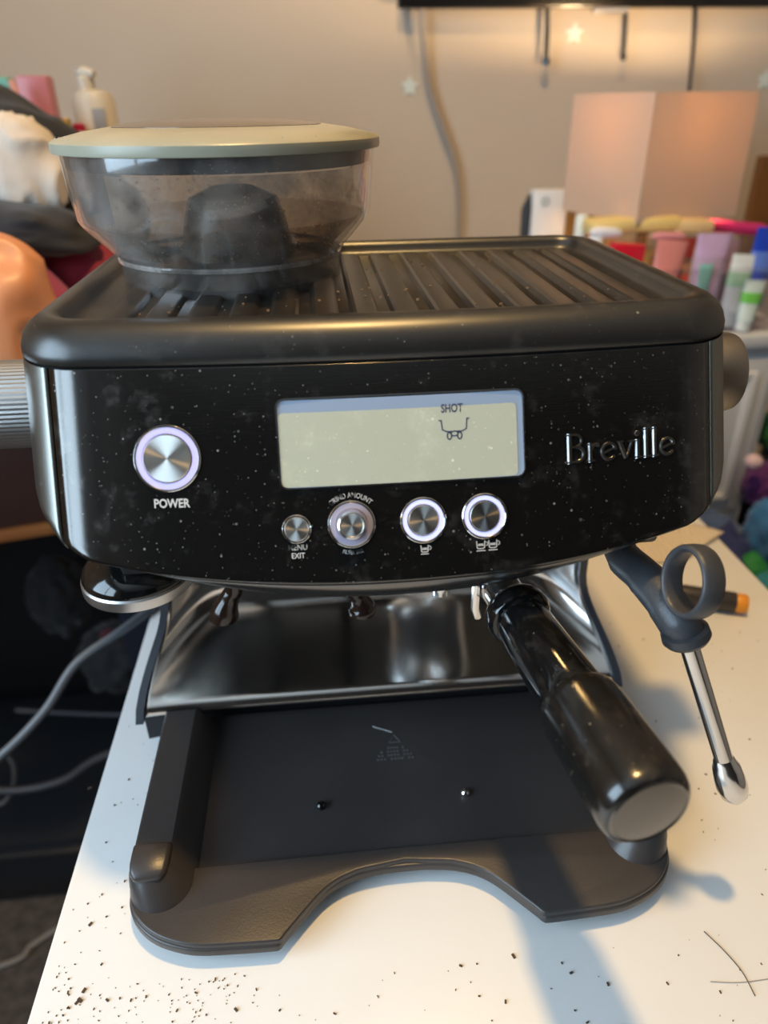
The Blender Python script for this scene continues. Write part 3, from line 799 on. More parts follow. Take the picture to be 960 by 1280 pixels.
# ================================================================== PORTAFILTER
S = Vector((0.096, 0.300, 0.166)); E_ = Vector((0.1150, 0.1710, 0.1655)); ax = (E_ - S).normalized(); Lh = (E_ - S).length
pf = thing('portafilter', 'portafilter locked in the machine, thick black handle with steel end cap', 'portafilter', (gx, gy, 0.165))
b = lathe(B(), [(.030, -.014), (.034, -.010), (.0350, .0), (.0355, .014), (.033, .018)], (gx, gy, 0.165), seg=48); obj('filter_ring', b, M_chrome, pf)
for s in (-1, 1):
    b = B(); P_ = [Vector((gx, gy - .004, .152)), Vector((gx + s * .008, gy - .006, .146)), Vector((gx + s * .014, gy - .008, .136)), Vector((gx + s * .0145, gy - .008, .130))]
    tube(b, smooth_path(P_, 4), .0055, 14); obj('spout', b, M_chrome, pf)
neck0 = Vector((gx, gy, .168)) + (S - Vector((gx, gy, .168))).normalized() * .028
obj('neck', tube(B(), [neck0, S + ax * .004], [.0125, .0105], 28), M_chrome, pf)
b = B(); tube(b, [S + Vector((-.017, .020, .006)), S + Vector((-.017, .020, -.012)), S + Vector((-.015, .021, -.019))], .0024, 8)
obj('spring_clip', b, M_chrome, pf)
b = lathe(B(), [(.0120, -.004), (.0160, -.002), (.0172, .001), (.0172, .006), (.0158, .0085), (.0140, .009), (.0143, .010), (.0150, .030), (.0160, .062), (.0163, .070), (.0155, .0722)], S, ax, 56)
hnd = obj('handle', b, M_gloss, pf, smooth=45, label='long glossy black handle with a thicker grip')
# the grip: rounded square section with soft shoulders
b = B(); rings = []
gu, gv, _ = basis(ax); gu = Vector((0, 0, 1)) - ax * ax.z; gu.normalize(); gv = ax.cross(gu)
for r, h in ((.0150, .0690), (.0172, .0696), (.0182, .0715), (.0188, .0760), (.0192, .1000), (.0192, .1200), (.0190, .1245), (.0182, .1275), (.0172, .1290), (.0166, .1292), (.0163, .1284)):
    rr = []
    for k in range(56):
        a = 2 * PI * k / 56; c_, s_ = math.cos(a), math.sin(a)
        q = r / (abs(c_) ** 2.25 + abs(s_) ** 2.25) ** (1 / 2.25)
        rr.append(S + ax * h + (gu * c_ + gv * s_) * q)
    rings.append(rr)
ringloft(b, rings); obj('grip', b, dusty('speckled_satin_black', (0.008, 0.007, 0.006), 0.20, 0.0, dust=(0.3, 0.24, 0.16), amount=0.5, spec=0.7), hnd, smooth=50, label='thick satin black grip dusted with grounds')
Fz = Matrix((gv, gu, ax)).transposed().to_4x4()
if Fz.to_3x3().determinant() < 0: Fz = Matrix((-gv, gu, ax)).transposed().to_4x4()
Fz = Matrix.Translation(S + ax * .1280) @ Fz
b = B(); lathe(b, [(.0166, -.001), (.0168, .0012), (.0160, .0020), (.0152, .0016), (.0120, .0022), (.006, .0028), (.0004, .0030)], (0, 0, 0), seg=56)
cap_ = obj('end_cap', b, steel('brushed_cap', (0.16, 0.15, 0.14), 0.20), pf, frame=Matrix.Translation(Vector((0, 0, 0))) @ Fz, label='slightly domed brushed steel end cap')

# ================================================================== TAMPER
tx, ty_, tz = -0.1000, 0.3220, 0.1850
tm = thing('tamper', 'black tamper with steel foot held under the left of the head', 'tamper', (tx, ty_, tz))
obj('tamper_foot', lathe(B(), [(.0270, 0), (.0282, .0008), (.0284, .0022), (.0284, .0062), (.0276, .0072)], (tx, ty_, tz), seg=64), M_brush, tm)
obj('tamper_body', lathe(B(), [(.0274, .0070), (.0276, .0085), (.0266, .0110), (.0235, .0150), (.0165, .0185), (.0120, .0210), (.0120, .030)], (tx, ty_, tz), seg=64), M_gloss, tm)

# ================================================================== CABLES
def cable(name, pts_, r, m, label, n=8):
    return tag(obj(name, tube(B(), smooth_path(pts_, n), r, 10), m, smooth=60), label, 'cable')
cable('power_cable', [Vector((-0.105, 0.551, 0.055)), Vector((-0.135, 0.575, 0.012)), Vector((-0.158, 0.555, 0.0055)), at(150, 790, 0.52), at(95, 830, 0.50), at(55, 890, 0.48), at(-5, 950, 0.46), at(-90, 1010, 0.44)], .0042, M_cable, 'thick grey cable running from behind the machine over the table edge')
cable('cable', [at(260, 905, 0.72), at(130, 945, 0.75), at(80, 975, 0.75), at(20, 988, 0.75), at(-60, 985, 0.75)], .006, mat('dark_cable', (0.03, 0.032, 0.04), 0.5), 'dark cable sagging in the gloom left of the table')
cable('cable', [at(-10, 1008, .8), at(8, 1000, .8), at(18, 975, .8), at(14, 950, .8), at(-15, 930, .8)], .0035, mat('pale_cable', (0.12, 0.115, 0.11), 0.5), 'thin pale cable loop at the far left')
cable('cable', [Vector((-0.80, 0.62, ZF + .006)), atz(0, 1208, ZF + .006), atz(40, 1182, ZF + .006), atz(75, 1160, ZF + .006), atz(140, 1130, ZF + .006)], .0045, mat('floor_cable', (0.22, 0.2, 0.18), 0.6), 'thin grey cable lying on the dark carpet')
cable('cable', [at(20, 888, .95), at(120, 893, .95), at(200, 893, .95)], .0035, mat('dim_cable', (0.07, 0.07, 0.08), 0.6), 'thin straight grey cable below the desk')

# ================================================================== THINGS ON THE TABLE
mk = thing('marker_pen', 'black cylinder with orange end lying behind the steam wand', 'pen', tuple(atz(890, 752, 0)))
pa, pb = atz(848, 742, 0.0095), atz(918, 753, 0.0095)
dirm = (pb - pa).normalized()
obj('barrel', lathe(B(), [(.006, -.02), (.0085, -.018), (.0092, 0), (.0092, (pb - pa).length), (.0085, (pb - pa).length + .001)], pa, dirm, 24), mat('dark_barrel', (0.04, 0.032, 0.028), 0.4), mk)
obj('end_plug', lathe(B(), [(.0085, 0), (.0088, .002), (.0086, .008), (.0075, .0095)], pb + dirm * .001, dirm, 24), mat('orange_plastic', (0.75, 0.27, 0.02), 0.35), mk, label='orange end')
# crumpled label sheet
b = B(); c0, c1, c2, c3 = atz(778, 700, .001), atz(850, 705, .001), atz(905, 668, .001), atz(800, 645, .001)
def sheet(u_, v_):
    p = (c0 * (1 - u_) + c1 * u_) * (1 - v_) + (c3 * (1 - u_) + c2 * u_) * v_
    p.z = .0015 + .004 * (0.5 + 0.5 * math.sin(7 * u_ + 3 * v_)) * v_ + .006 * max(0, u_ - .7) * v_; return p
grid(b, sheet, 16, 12)
M_paper = mat('printed_paper', (0.70, 0.60, 0.48), 0.7)
wv = N(M_paper, 'ShaderNodeTexWave'); wv.inputs['Scale'].default_value = 70; wv.inputs['Distortion'].default_value = 6; wv.inputs['Detail'].default_value = 3
L(M_paper, coords(M_paper, (1, 1, 1)), wv.inputs['Vector'])
L(M_paper, ramp(M_paper, wv.outputs['Fac'], [(0.0, (0.48, 0.40, 0.31)), (0.4, (0.72, 0.63, 0.50))]), PB(M_paper).inputs['Base Color'])
tag(obj('paper_sheet', b, M_paper, solid=0.0002, smooth=60), 'crumpled printed beige paper on the table behind the machine', 'paper')
# scattered grounds
b = B(); random.seed(11)
for k in range(520):
    if k < 330: x, y = random.uniform(TX0 + .006, -0.05), random.choice([random.uniform(.17, .30), random.uniform(.17, .42), random.uniform(.2, .235)])
    elif k < 430: x, y = random.uniform(-.05, .40), random.uniform(.15, .215)
    else: x, y = random.uniform(.20, .40), random.uniform(.15, .5)
    if abs(x - XC) < .16 and y > .2165 and not (x < XC and y < .22): continue
    s = random.choice([.0003, .0004, .0005, .0007])
    box(b, (x, y, s * .4), (s * random.uniform(1, 2.4), s, s * .8), 0, Matrix.Rotation(random.random() * 3, 3, 'Z'))
for px_, py_, s in ((100, 1250, .0016), (113, 1155, .0013), (295, 1262, .0012), (105, 1238, .0014), (642, 1195, .0014), (576, 1207, .001), (632, 1252, .001), (760, 1230, .001), (714, 1216, .001), (112, 985, .0014), (96, 1253, .0012), (134, 1250, .001)):
    p = atz(px_, py_, 0.0004); box(b, p, (s * 1.8, s, .0006), 0, Matrix.Rotation(px_ * .37, 3, 'Z'))
tag(obj('coffee_grounds', b, mat('dark_grounds', (0.07, 0.045, 0.03), 0.8)), 'specks of spilled coffee grounds on the white tabletop', 'coffee grounds', kind='stuff')
b = B()
for k in range(90):
    x = XC + random.uniform(-.13, .13); y = random.uniform(.355, .515); s = random.choice([.0004, .0006, .0009])
    if (x - hx) ** 2 + (y - hy) ** 2 < .068 ** 2: continue
    box(b, (x, y, .3130), (s * 1.5, s, s))
obj('tray_crumbs', b, mat('crumb_brown', (0.30, 0.16, 0.07), 0.7), mach, kind='stuff')
tag(obj('hair', tube(B(), smooth_path([atz(880, 1164, .0005), atz(905, 1188, .0005), atz(928, 1215, .0005), atz(944, 1245, .0005)], 6), .00028, 5), mat('hair_dark', (0.08, 0.06, 0.05), 0.6)), 'dark curved hair lying on the table at lower right', 'hair')
tag(obj('hair', tube(B(), smooth_path([atz(888, 1227, .0005), atz(925, 1228, .0005), atz(965, 1223, .0005)], 6), .0002, 5), mat('hair_pale', (0.35, 0.3, 0.25), 0.6)), 'fine pale straight hair crossing the dark one at lower right', 'hair')

# ================================================================== BACK WALL: television, cables, stars, lamp
M_tv = mat('tv_black', (0.006, 0.006, 0.007), 0.2)
tvz = at(760, 10, 1.39).z
tv = thing('television', 'black television on the back wall above the lamp', 'television', (0.62, 1.39, tvz))
x0 = at(497, 6, 1.39).x
obj('tv_panel', box(B(), (x0 + .50, 1.394, tvz + .27), (1.0, .016, .54), .004), M_tv, tv)
obj('tv_screen', box(B(), (x0 + .50, 1.385, tvz + .275), (.97, .004, .51), .001), mat('tv_glass', (0.004, 0.004, 0.005), 0.06), tv)
obj('tv_chin', box(B(), (at(765, 5, 1.385).x, 1.388, tvz - .0035), (.06, .012, .008), .002), mat('tv_chin_grey', (0.25, 0.25, 0.27), 0.3), tv)
obj('wall_mount', box(B(), (x0 + .50, 1.411, tvz + .27), (.3, .018, .25), .004), M_tv, tv)
M_wcable = mat('beige_cable', (0.33, 0.28, 0.24), 0.5)
cable('wall_cable', [at(527, 3, 1.395), at(529, 50, 1.40), at(536, 105, 1.405), at(552, 155, 1.405), at(568, 200, 1.405), at(573, 240, 1.405), at(573, 300, 1.405), at(572, 330, 1.405)], .0046, M_wcable, 'beige cable hanging down the wall from the television')
for pts_, lab in (([(684, 6), (684, 40), (682, 80)], 'short black cable dangling under the television, leftmost'), ([(783, 8), (782, 40), (779, 74)], 'thin black cable dangling under the middle of the television'), ([(868, 8), (866, 60), (862, 108), (861, 125)], 'dark cable running down behind the lampshade')):
    P_ = smooth_path([at(a, c, 1.395) for a, c in pts_], 6)
    cb = thing('hanging_cable', lab, 'cable', tuple(P_[-1]))
    obj('wire', tube(B(), P_, .0042 if 'left' in lab else .003, 8), M_tv, cb)
    if 'behind' not in lab: obj('plug', tube(B(), [P_[-1] + Vector((0, 0, .008)), P_[-1] - Vector((0, 0, .002))], .0065 if 'left' in lab else .0045, 10), M_tv, cb)
M_star = mat('pale_star', (0.66, 0.72, 0.68), 0.5)
for (px_, py_, lab) in ((512, 108, 'pale glow star sticker on the wall left of the hanging cable'), (718, 42, 'pale glow star sticker on the wall under the television'), (957, 100, 'pale glow star sticker at the right edge above the lampshade')):
    c_ = at(px_, py_, YB - .001); poly = []
    for k in range(10):
        a = PI / 2 + PI * k / 5; r = .017 if k % 2 == 0 else .0085; poly.append((c_.x + r * math.cos(a), c_.z + r * math.sin(a)))
    b = B(); ringloft(b, [[Vector((x, YB - .0002, z)) for x, z in poly], [Vector((x, YB - .0025, z)) for x, z in poly]])
    tag(obj('star_sticker', b, M_star), lab, 'sticker', 'glow star stickers')

# lamp with a square shade, turned about 20 degrees
Mt, Lt, Rt = at(820, 116, 1.00), at(712, 112, 1.155), at(955, 118, 1.06)
lc = Vector(((Lt.x + Rt.x) / 2, (Lt.y + Rt.y) / 2, 0)); fx = Vector((Mt.x, Mt.y, 0))
d1 = (fx - lc); side = d1.length * math.sqrt(2); ang = math.atan2(d1.y, d1.x) + PI / 4
zt, zb_ = 0.4125, 0.258
lamp = thing('table_lamp', 'table lamp with a lit square beige fabric shade behind the machine', 'lamp', (lc.x, lc.y, 0.0))
def sq(r, z): return [Vector((lc.x + r * math.cos(ang - PI / 4 + PI / 2 * k), lc.y + r * math.sin(ang - PI / 4 + PI / 2 * k), z)) for k in range(4)]
M_shade = mat('linen_shade', (0.60, 0.47, 0.37), 0.9); nt = M_shade.node_tree
tl = N(M_shade, 'ShaderNodeBsdfTranslucent'); tl.inputs[0].default_value = (0.80, 0.53, 0.28, 1); ms = N(M_shade, 'ShaderNodeMixShader'); ms.inputs[0].default_value = 0.13
bp = N(M_shade, 'ShaderNodeBump'); bp.inputs['Strength'].default_value = 0.3; bp.inputs['Distance'].default_value = .001; L(M_shade, noise_tex(M_shade, 400, 3), bp.inputs['Height']); L(M_shade, bp.outputs[0], PB(M_shade).inputs['Normal'])
L(M_shade, PB(M_shade).outputs[0], ms.inputs[1]); L(M_shade, tl.outputs[0], ms.inputs[2]); L(M_shade, ms.outputs[0], nt.nodes['Material Output'].inputs[0])
rad = d1.length
ring4 = [sq(rad, zb_), sq(rad, zt), sq(rad - .003, zt), sq(rad - .003, zb_)]
b = B(); R = ringloft(b, ring4, True, False, False)
for i in range(4): b.faces.new((R[3][i], R[3][(i + 1) % 4], R[0][(i + 1) % 4], R[0][i]))
obj('lamp_shade', b, M_shade, lamp)
M_stem = mat('lamp_stem', (0.10, 0.06, 0.03), 0.4)
obj('lamp_stem', tube(B(), [(lc.x, lc.y, 0.135), (lc.x, lc.y, 0.352)], .008, 12), M_stem, lamp)
obj('lamp_foot', lathe(B(), [(.05, 0), (.05, .008), (.02, .016), (.008, .03)], (lc.x, lc.y, 0.127), seg=32), M_stem, lamp)
M_bulb = mat('bulb_glass', (1, .8, .5), .3); PB(M_bulb).inputs['Emission Color'].default_value = (1, 0.70, 0.36, 1); PB(M_bulb).inputs['Emission Strength'].default_value = 10
obj('bulb', lathe(B(), [(.006, 0), (.012, .008), (.016, .022), (.012, .034), (.004, .040)], (lc.x, lc.y, 0.342), seg=20), M_bulb, lamp)
pl = bpy.data.lights.new('lamp_bulb_light', 'POINT'); pl.energy = 8; pl.color = (1, 0.72, 0.40); pl.shadow_soft_size = 0.016
po = bpy.data.objects.new('lamp_bulb_light', pl); COL.objects.link(po); po.location = (lc.x, lc.y, 0.387)

# ================================================================== RIGHT: white drawer cabinet, organiser, tubes
M_white = mat('white_painted', (0.66, 0.69, 0.74), 0.4)
M_whited = mat('white_plastic', (0.72, 0.74, 0.78), 0.3)
cz = 0.118; cxl, cxr, cy0, cy1 = 0.27, 0.640, 0.945, 1.36
cab = thing('drawer_cabinet', 'white cabinet with panelled door behind the machine, at right', 'cabinet', (.45, 1.15, ZF))
rt = at(962, 520, cy0).x
obj('cabinet_body', box(B(), ((cxl + rt) / 2, (cy0 + cy1) / 2 + .01, (cz + ZF) / 2 - .006), (rt - cxl, cy1 - cy0, cz - ZF - .012), .004), M_white, cab)
obj('cabinet_top', box(B(), ((cxl + rt) / 2 + .004, (cy0 + cy1) / 2, cz - .010), (rt - cxl + .03, cy1 - cy0 + .02, .020), .004), M_white, cab)
for (z0, z1, nm) in ((-.165, cz - .035, 'drawer'), (-.33, -.185, 'drawer'), (ZF + .03, -.345, 'door')):
    o = obj(nm, box(B(), ((cxl + rt) / 2, cy0 + .006, (z0 + z1) / 2), (rt - cxl - .03, .016, z1 - z0), .003), M_white, cab)
    b = B(); w_, h_ = rt - cxl - .03, z1 - z0
    for (dx, dz, sx, sz) in ((-w_ / 2 + .028, 0, .012, h_ - .04), (w_ / 2 - .028, 0, .012, h_ - .04), (0, h_ / 2 - .026, w_ - .06, .012), (0, -h_ / 2 + .026, w_ - .06, .012)):
        box(b, ((cxl + rt) / 2 + dx, cy0 - .004, (z0 + z1) / 2 + dz), (sx, .008, sz), .002)
    obj('panel_moulding', b, M_whited, o)

# organiser
oz = cz + .0005
org_ = thing('acrylic_organiser', 'clear acrylic organiser full of upright tubes on the white cabinet', 'organiser', (.47, 1.04, oz))
ox0, ox1, oy0, oy1 = .305, rt - .004, .955, 1.045
for nm, c_, s_ in (('bottom_panel', ((ox0 + ox1) / 2, (oy0 + oy1) / 2, oz + .0015), (ox1 - ox0, oy1 - oy0, .003)), ('front_panel', ((ox0 + ox1) / 2, oy0, oz + .045), (ox1 - ox0, .003, .085)), ('rear_panel', ((ox0 + ox1) / 2, oy1, oz + .06), (ox1 - ox0, .003, .11)), ('side_panel', (ox0, (oy0 + oy1) / 2, oz + .05), (.003, oy1 - oy0, .09)), ('side_panel', (ox1, (oy0 + oy1) / 2, oz + .05), (.003, oy1 - oy0, .09))):
    obj(nm, box(B(), c_, s_), M_acryl, org_)
def cosmetic(px_, ptop, wpx, Y, col, label, cap=None, shape='tube', tilt=0.0, zfoot=None, band=None, rough=0.35):
    """squeeze tube standing crimp end up, or a box or bottle, top at pixel height ptop"""
    p = at(px_, ptop, Y); wd = wpx * Y * 1.15 / FPX; z0 = zfoot if zfoot is not None else oz + .0035; h = p.z - z0
    r = thing('cosmetic_' + shape, label, shape, (p.x, Y, z0), 'cosmetics in the organiser')
    m = varied(shape + '_skin', col, tuple(min(1, c * 1.15) for c in col), 30, rough)
    T = Matrix.Translation((p.x, Y, z0)) @ Matrix.Rotation(tilt, 4, 'Y') @ Matrix.Translation((-p.x, -Y, -z0))
    def put(nm, b, mm):
        bmesh.ops.transform(b, matrix=T, verts=b.verts)
        zmin = min(v.co.z for v in b.verts)
        return obj(nm, b, mm, r)
    if shape == 'tube':
        hc = h * .22; b = B(); lathe(b, [(wd * .30, 0), (wd * .33, hc * .1), (wd * .33, hc)], (p.x, Y, z0 + .0015), seg=16); put('cap', b, mat('cap', cap or (0.7, 0.7, 0.7), .35))
        b = B(); rings = []
        for k in range(9):
            t_ = k / 8; z = z0 + hc + (h - hc) * t_; wx = wd * (.36 + .14 * t_); wy = wd * (.36 * (1 - t_) + .03)
            rings.append([Vector((p.x + wx * math.cos(a), Y + wy * math.sin(a), z)) for a in [2 * PI * j / 16 for j in range(16)]])
        ringloft(b, rings); put('body', b, m)
        if band:
            b = B(); rings = []
            for t_ in (.45, .7):
                z = z0 + hc + (h - hc) * t_; wx = wd * (.36 + .14 * t_) + .0008; wy = wd * (.36 * (1 - t_) + .03) + .0008
                rings.append([Vector((p.x + wx * math.cos(a), Y + wy * math.sin(a), z)) for a in [2 * PI * j / 16 for j in range(16)]])
            ringloft(b, rings); put('print_band', b, mat('band', band, .4))
    elif shape == 'box' or shape == 'packet':
        put('body', box(B(), (p.x, Y, z0 + h / 2 + .0015), (wd, wd * .45, h - .003), .002), m)
        put('printed_label', box(B(), (p.x, Y - wd * .225 - .0005, z0 + h * .55), (wd * .7, .001, h * .35)), mat('label', band or (0.8, 0.8, 0.8), .5))
    else:
        b = B(); lathe(b, [(wd * .46, 0), (wd * .5, .003), (wd * .5, h * .68), (wd * .42, h * .74), (wd * .2, h * .78)], (p.x, Y, z0 + .0015), seg=20); put('body', b, m)
        b = B(); lathe(b, [(wd * .3, h * .78), (wd * .3, h * .98), (wd * .26, h)], (p.x, Y, z0), seg=16); put('cap', b, mat('cap', cap or (0.7, 0.7, 0.7), .35))
    return r
cosmetic(745, 296, 26, 1.00, (0.62, 0.70, 0.80), 'pale blue bottle at the left end of the organiser', (0.8, 0.85, 0.9), 'bottle')
cosmetic(779, 304, 36, .99, (0.52, 0.012, 0.03), 'glossy deep red packet in the organiser', shape='packet', tilt=0.06, band=(0.6, 0.05, 0.06), rough=.25)
cosmetic(806, 306, 22, 1.02, (0.42, 0.38, 0.18), 'olive gold tube beside the red packet', (0.3, 0.25, 0.1), tilt=0.05)
cosmetic(832, 300, 36, .99, (0.66, 0.24, 0.22), 'coral pink tube in the middle of the organiser', (0.7, 0.3, 0.28), tilt=0.10)
cosmetic(849, 312, 20, 1.04, (0.34, 0.36, 0.24), 'sage green narrow tube behind the coral one', (0.3, 0.3, 0.2), tilt=0.06)
cosmetic(866, 297, 18, 1.03, (0.75, 0.11, 0.08), 'narrow bright red tube in the organiser', (0.5, 0.35, 0.3), tilt=-0.05, band=(0.5, 0.3, 0.25))
cosmetic(876, 310, 22, 1.0, (0.50, 0.42, 0.40), 'dusty beige tube left of the lilac one', (0.5, 0.45, 0.4), tilt=0.05)
cosmetic(893, 292, 40, .985, (0.55, 0.38, 0.60), 'wide lilac tube with crimped top', (0.55, 0.4, 0.58), tilt=0.02, band=(0.5, 0.36, 0.52))
cosmetic(884, 330, 16, .968, (0.25, 0.55, 0.50), 'small teal tube in front of the lilac one', (0.2, 0.5, 0.45))
cosmetic(913, 300, 24, 1.02, (0.36, 0.24, 0.32), 'mauve translucent tube right of the lilac one', (0.4, 0.3, 0.4))
cosmetic(926, 318, 30, .972, (0.75, 0.80, 0.82), 'white tube with green print near the right end', (0.78, 0.82, 0.85), tilt=0.08, band=(0.42, 0.72, 0.50))
cosmetic(941, 350, 26, .955, (0.62, 0.74, 0.72), 'white tube with bright green crimp at the right end', (0.8, 0.85, 0.85), tilt=0.08, band=(0.18, 0.62, 0.10), zfoot=cz + .001)
cosmetic(958, 284, 30, .975, (0.02, 0.06, 0.50), 'tall royal blue tube at the far right', (0.02, 0.04, 0.4), tilt=0.05, band=(0.12, 0.22, 0.7), rough=.2)
cosmetic(728, 268, 22, 1.06, (0.25, 0.50, 0.30), 'small green capped bottle left of the organiser', (0.75, 0.8, 0.75), 'bottle')
# flat packs lying across the back
for k, (px_, py_, wpx, c_, lab) in enumerate(((765, 281, 62, (.78, .60, .24), 'cream yellow sachet on top of the tubes, leftmost of three'), (815, 278, 60, (.82, .60, .22), 'bright yellow sachet on the tubes, middle of three'), (860, 281, 50, (.78, .54, .26), 'orange yellow sachet on the tubes, rightmost of three'))):
    p = at(px_, py_, 1.025)
    tag(obj('sachet', box(B(), (p.x, 1.025, p.z), (wpx / FPX * 1.05, .045, .019), .006, Matrix.Rotation(.06 * (k - 1), 3, 'Y')), mat('yellow_sachet', c_, .5)), lab, 'packet', 'yellow sachets on the tubes')
p = at(905, 282, 1.06)
tag(obj('pink_bottle', tube(B(), [at(868, 280, 1.06), at(876, 281, 1.06), at(950, 287, 1.06), at(958, 288, 1.06)], [.006, .009, .009, .006], 16), mat('magenta_plastic', (.60, .03, .17), .25)), 'magenta bottle lying across the top of the tubes', 'bottle')
p = at(826, 286, 1.0)
tag(obj('pink_tube', tube(B(), [at(815, 296, 1.0), at(822, 295, 1.0), at(850, 295, 1.0), at(856, 296, 1.0)], [.003, .005, .005, .003], 16), mat('rose_plastic', (.72, .30, .33), .25)), 'rose pink tube lying across the middle tubes', 'tube')
# white sleeve in place of the white-blue reflections at the left end
p = at(752, 287, 1.0)
tag(obj('glint_sleeve', tube(B(), [at(738, 291, 1.0), at(745, 290, 1.0), at(768, 291, 1.0), at(776, 292, 1.0)], [.004, .007, .007, .004], 14), mat('glint_white', (.75, .76, .85), .15)), 'white sleeve standing in for reflections on top of the tubes, left end', 'sleeve')

# white device with dark side beside the cable
dv = thing('white_speaker', 'white upright box with round mark against the wall, left of the lamp', 'device', (at(685, 270, 1.2).x, 1.2, cz))
pa_, pb_ = at(668, 238, 1.2), at(706, 292, 1.2)
obj('casing', box(B(), ((pa_.x + pb_.x) / 2, 1.215, (pa_.z + cz + .0) / 2 + .0005), (pb_.x - pa_.x, .03, pa_.z - cz - .001), .004), M_whited, dv)
pc_ = at(662, 262, 1.2)
obj('dark_side', tube(B(), [(pc_.x + .002, 1.215, cz + .002), (pc_.x, 1.215, pc_.z), (pc_.x + .003, 1.215, at(663, 244, 1.2).z)], [.008, .009, .002], 12), M_black, dv)
pm = at(682, 252, 1.199); obj('round_mark', lathe(B(), [(.006, 0), (.006, .001), (.0042, .001), (.0042, 0)], (pm.x, 1.1995, pm.z), (0, -1, 0), 20, cap=False), mat('grey_mark', (0.2, 0.28, 0.25), .5), dv)

# board in place of the wall's shadow behind the lamp at right
tag(obj('wall_shadow_board', box(B(), (at(985, 230, 1.25).x + .02, 1.25, (at(940, 195, 1.25).z + cz) / 2), (.16, .02, at(940, 195, 1.25).z - cz), .002), varied('shadow_brown', (0.14, 0.065, 0.02), (0.19, 0.09, 0.03), 12, .5)), 'brown board standing in for the wall shadow right of the lampshade', 'board')
tag(obj('lit_wall_block', box(B(), (at(735, 270, 1.30).x, 1.30, (at(735, 262, 1.30).z + cz) / 2), (.09, .05, at(735, 262, 1.30).z - cz - .001), .002), mat('lit_wall_ochre', (0.42, 0.26, 0.09), .6)), 'ochre block standing in for lamplit wall between the white speaker and the lamp', 'box')  # lamplight on the wall below the shade, put into an ochre block

# ---- heap of cloth and toys below right
def blob(name, c, s, m, label, cat, amp=.25, fr=3.0, seed=0, group=None, rot=None, sub=4):
    b = B(); bmesh.ops.create_icosphere(b, subdivisions=sub, radius=1)
    for v in b.verts:
        n = v.co.normalized(); q = n * fr + Vector((seed, seed * 2, seed * .5))
        f = 1 + amp * (noise.noise(q) + .5 * (1 - abs(noise.noise(q * 2.1)) * 2) * .6)
        v.co = n * f
    Mx = Matrix.Translation(c)
    if rot: Mx = Mx @ Matrix.Rotation(rot[0], 4, rot[1])
    bmesh.ops.transform(b, matrix=Mx @ Matrix.Diagonal((*s, 1)), verts=b.verts)
    return tag(obj(name, b, m, smooth=180), label, cat, group)
def cloth(n, c, r=.8): return varied(n, c, tuple(x * 1.25 for x in c), 20, r, bump=.2, bscale=400, Sheen_Weight=0.2)
shelf2 = thing('low_bench', 'dark low bench under the coloured cloth heap at right', 'bench', (.9, .85, ZF))
obj('bench_top', box(B(), (.86, .715, -.36), (.86, .42, .03), .004), mat('bench_dark', (.012, .012, .016), .5), shelf2)
for sx in (-.38, .38):
    for sy in (-.17, .17): obj('leg', box(B(), (.86 + sx, .715 + sy, (ZF - .375) / 2), (.04, .04, -.375 - ZF), .003), mat('bench_leg', (.012, .012, .016), .5), shelf2)
blob('cloth', at(905, 710, .82) + Vector((0, 0, -.045)), (.055, .07, .10), cloth('navy_cloth', (.014, .024, .12)), 'navy cloth hanging just beyond the right table edge', 'cloth', seed=1)
blob('cloth', at(893, 672, .90), (.035, .05, .035), cloth('denim_cloth', (.06, .11, .26)), 'denim blue cloth bunched beside the printed paper', 'cloth', seed=2)
blob('cloth', at(985, 640, .98), (.075, .08, .14), cloth('midnight_cloth', (.010, .010, .022)), 'near-black cloth at the right edge', 'cloth', seed=3)
blob('cloth', at(962, 672, .80), (.030, .04, .055), cloth('blue_cloth', (.03, .16, .42)), 'bright blue cloth at the right edge', 'cloth', seed=4)
blob('toy_ball', at(938, 712, .78), (.022, .022, .026), mat('green_felt', (.02, .24, .06), .7), 'green soft ball among the cloths at right', 'ball', amp=.08, seed=5)
blob('cloth', at(968, 742, .74), (.030, .03, .028), cloth('teal_cloth', (.02, .20, .26)), 'teal cloth at the right edge below the blue one', 'cloth', seed=6)
blob('cloth', at(950, 605, .93), (.022, .03, .035), cloth('purple_cloth', (.10, .015, .14)), 'purple cloth beside the white cabinet', 'cloth', seed=7)
blob('toy_ball', at(942, 577, .90), (.0125, .0125, .0115), mat('pearl_pink', (.75, .55, .62), .15), 'small pearly pink ball above the purple cloth', 'ball', amp=.02, seed=8)
blob('cloth', at(968, 540, 1.0), (.022, .03, .03), cloth('leaf_cloth', (.02, .16, .05)), 'dark green cloth at the right edge beside the cabinet', 'cloth', seed=9)

blob('blanket', (.80, .70, -.285), (.27, .17, .055), cloth('black_blanket', (.008, .008, .016)), 'near-black blanket spread under the coloured cloths at right', 'blanket', amp=.12, seed=31)

# ================================================================== LEFT: desk with clothes and toiletries
M_wood = varied('dark_stained_wood', (0.045, 0.018, 0.014), (0.065, 0.026, 0.018), 6, .45)
M_owood = varied('orange_wood', (0.34, 0.11, 0.03), (0.42, 0.15, 0.04), 10, .45)
rz = Matrix.Rotation(0.22, 3, 'Z')
dk = thing('desk', 'dark wooden desk with orange lower edge at the left', 'desk', (-.75, .98, ZF))
zt = 0.115
e1 = at(-40, 700, .80); e2 = at(75, 680, .84); zed = e2.z
def dbox(c, s, bev=.003): return box(B(), Vector((-.635, 1.00, 0)) + rz @ Vector((c[0], c[1], 0)) + Vector((0, 0, c[2])), s, bev, rz)
obj('desk_top', dbox((0, .05, zt - .012), (.84, .40, .024)), M_wood, dk)
obj('front_panel', dbox((0, -.165, (zt - .024 + zed + .012) / 2), (.82, .02, zt - .024 - zed - .012)), M_wood, dk)
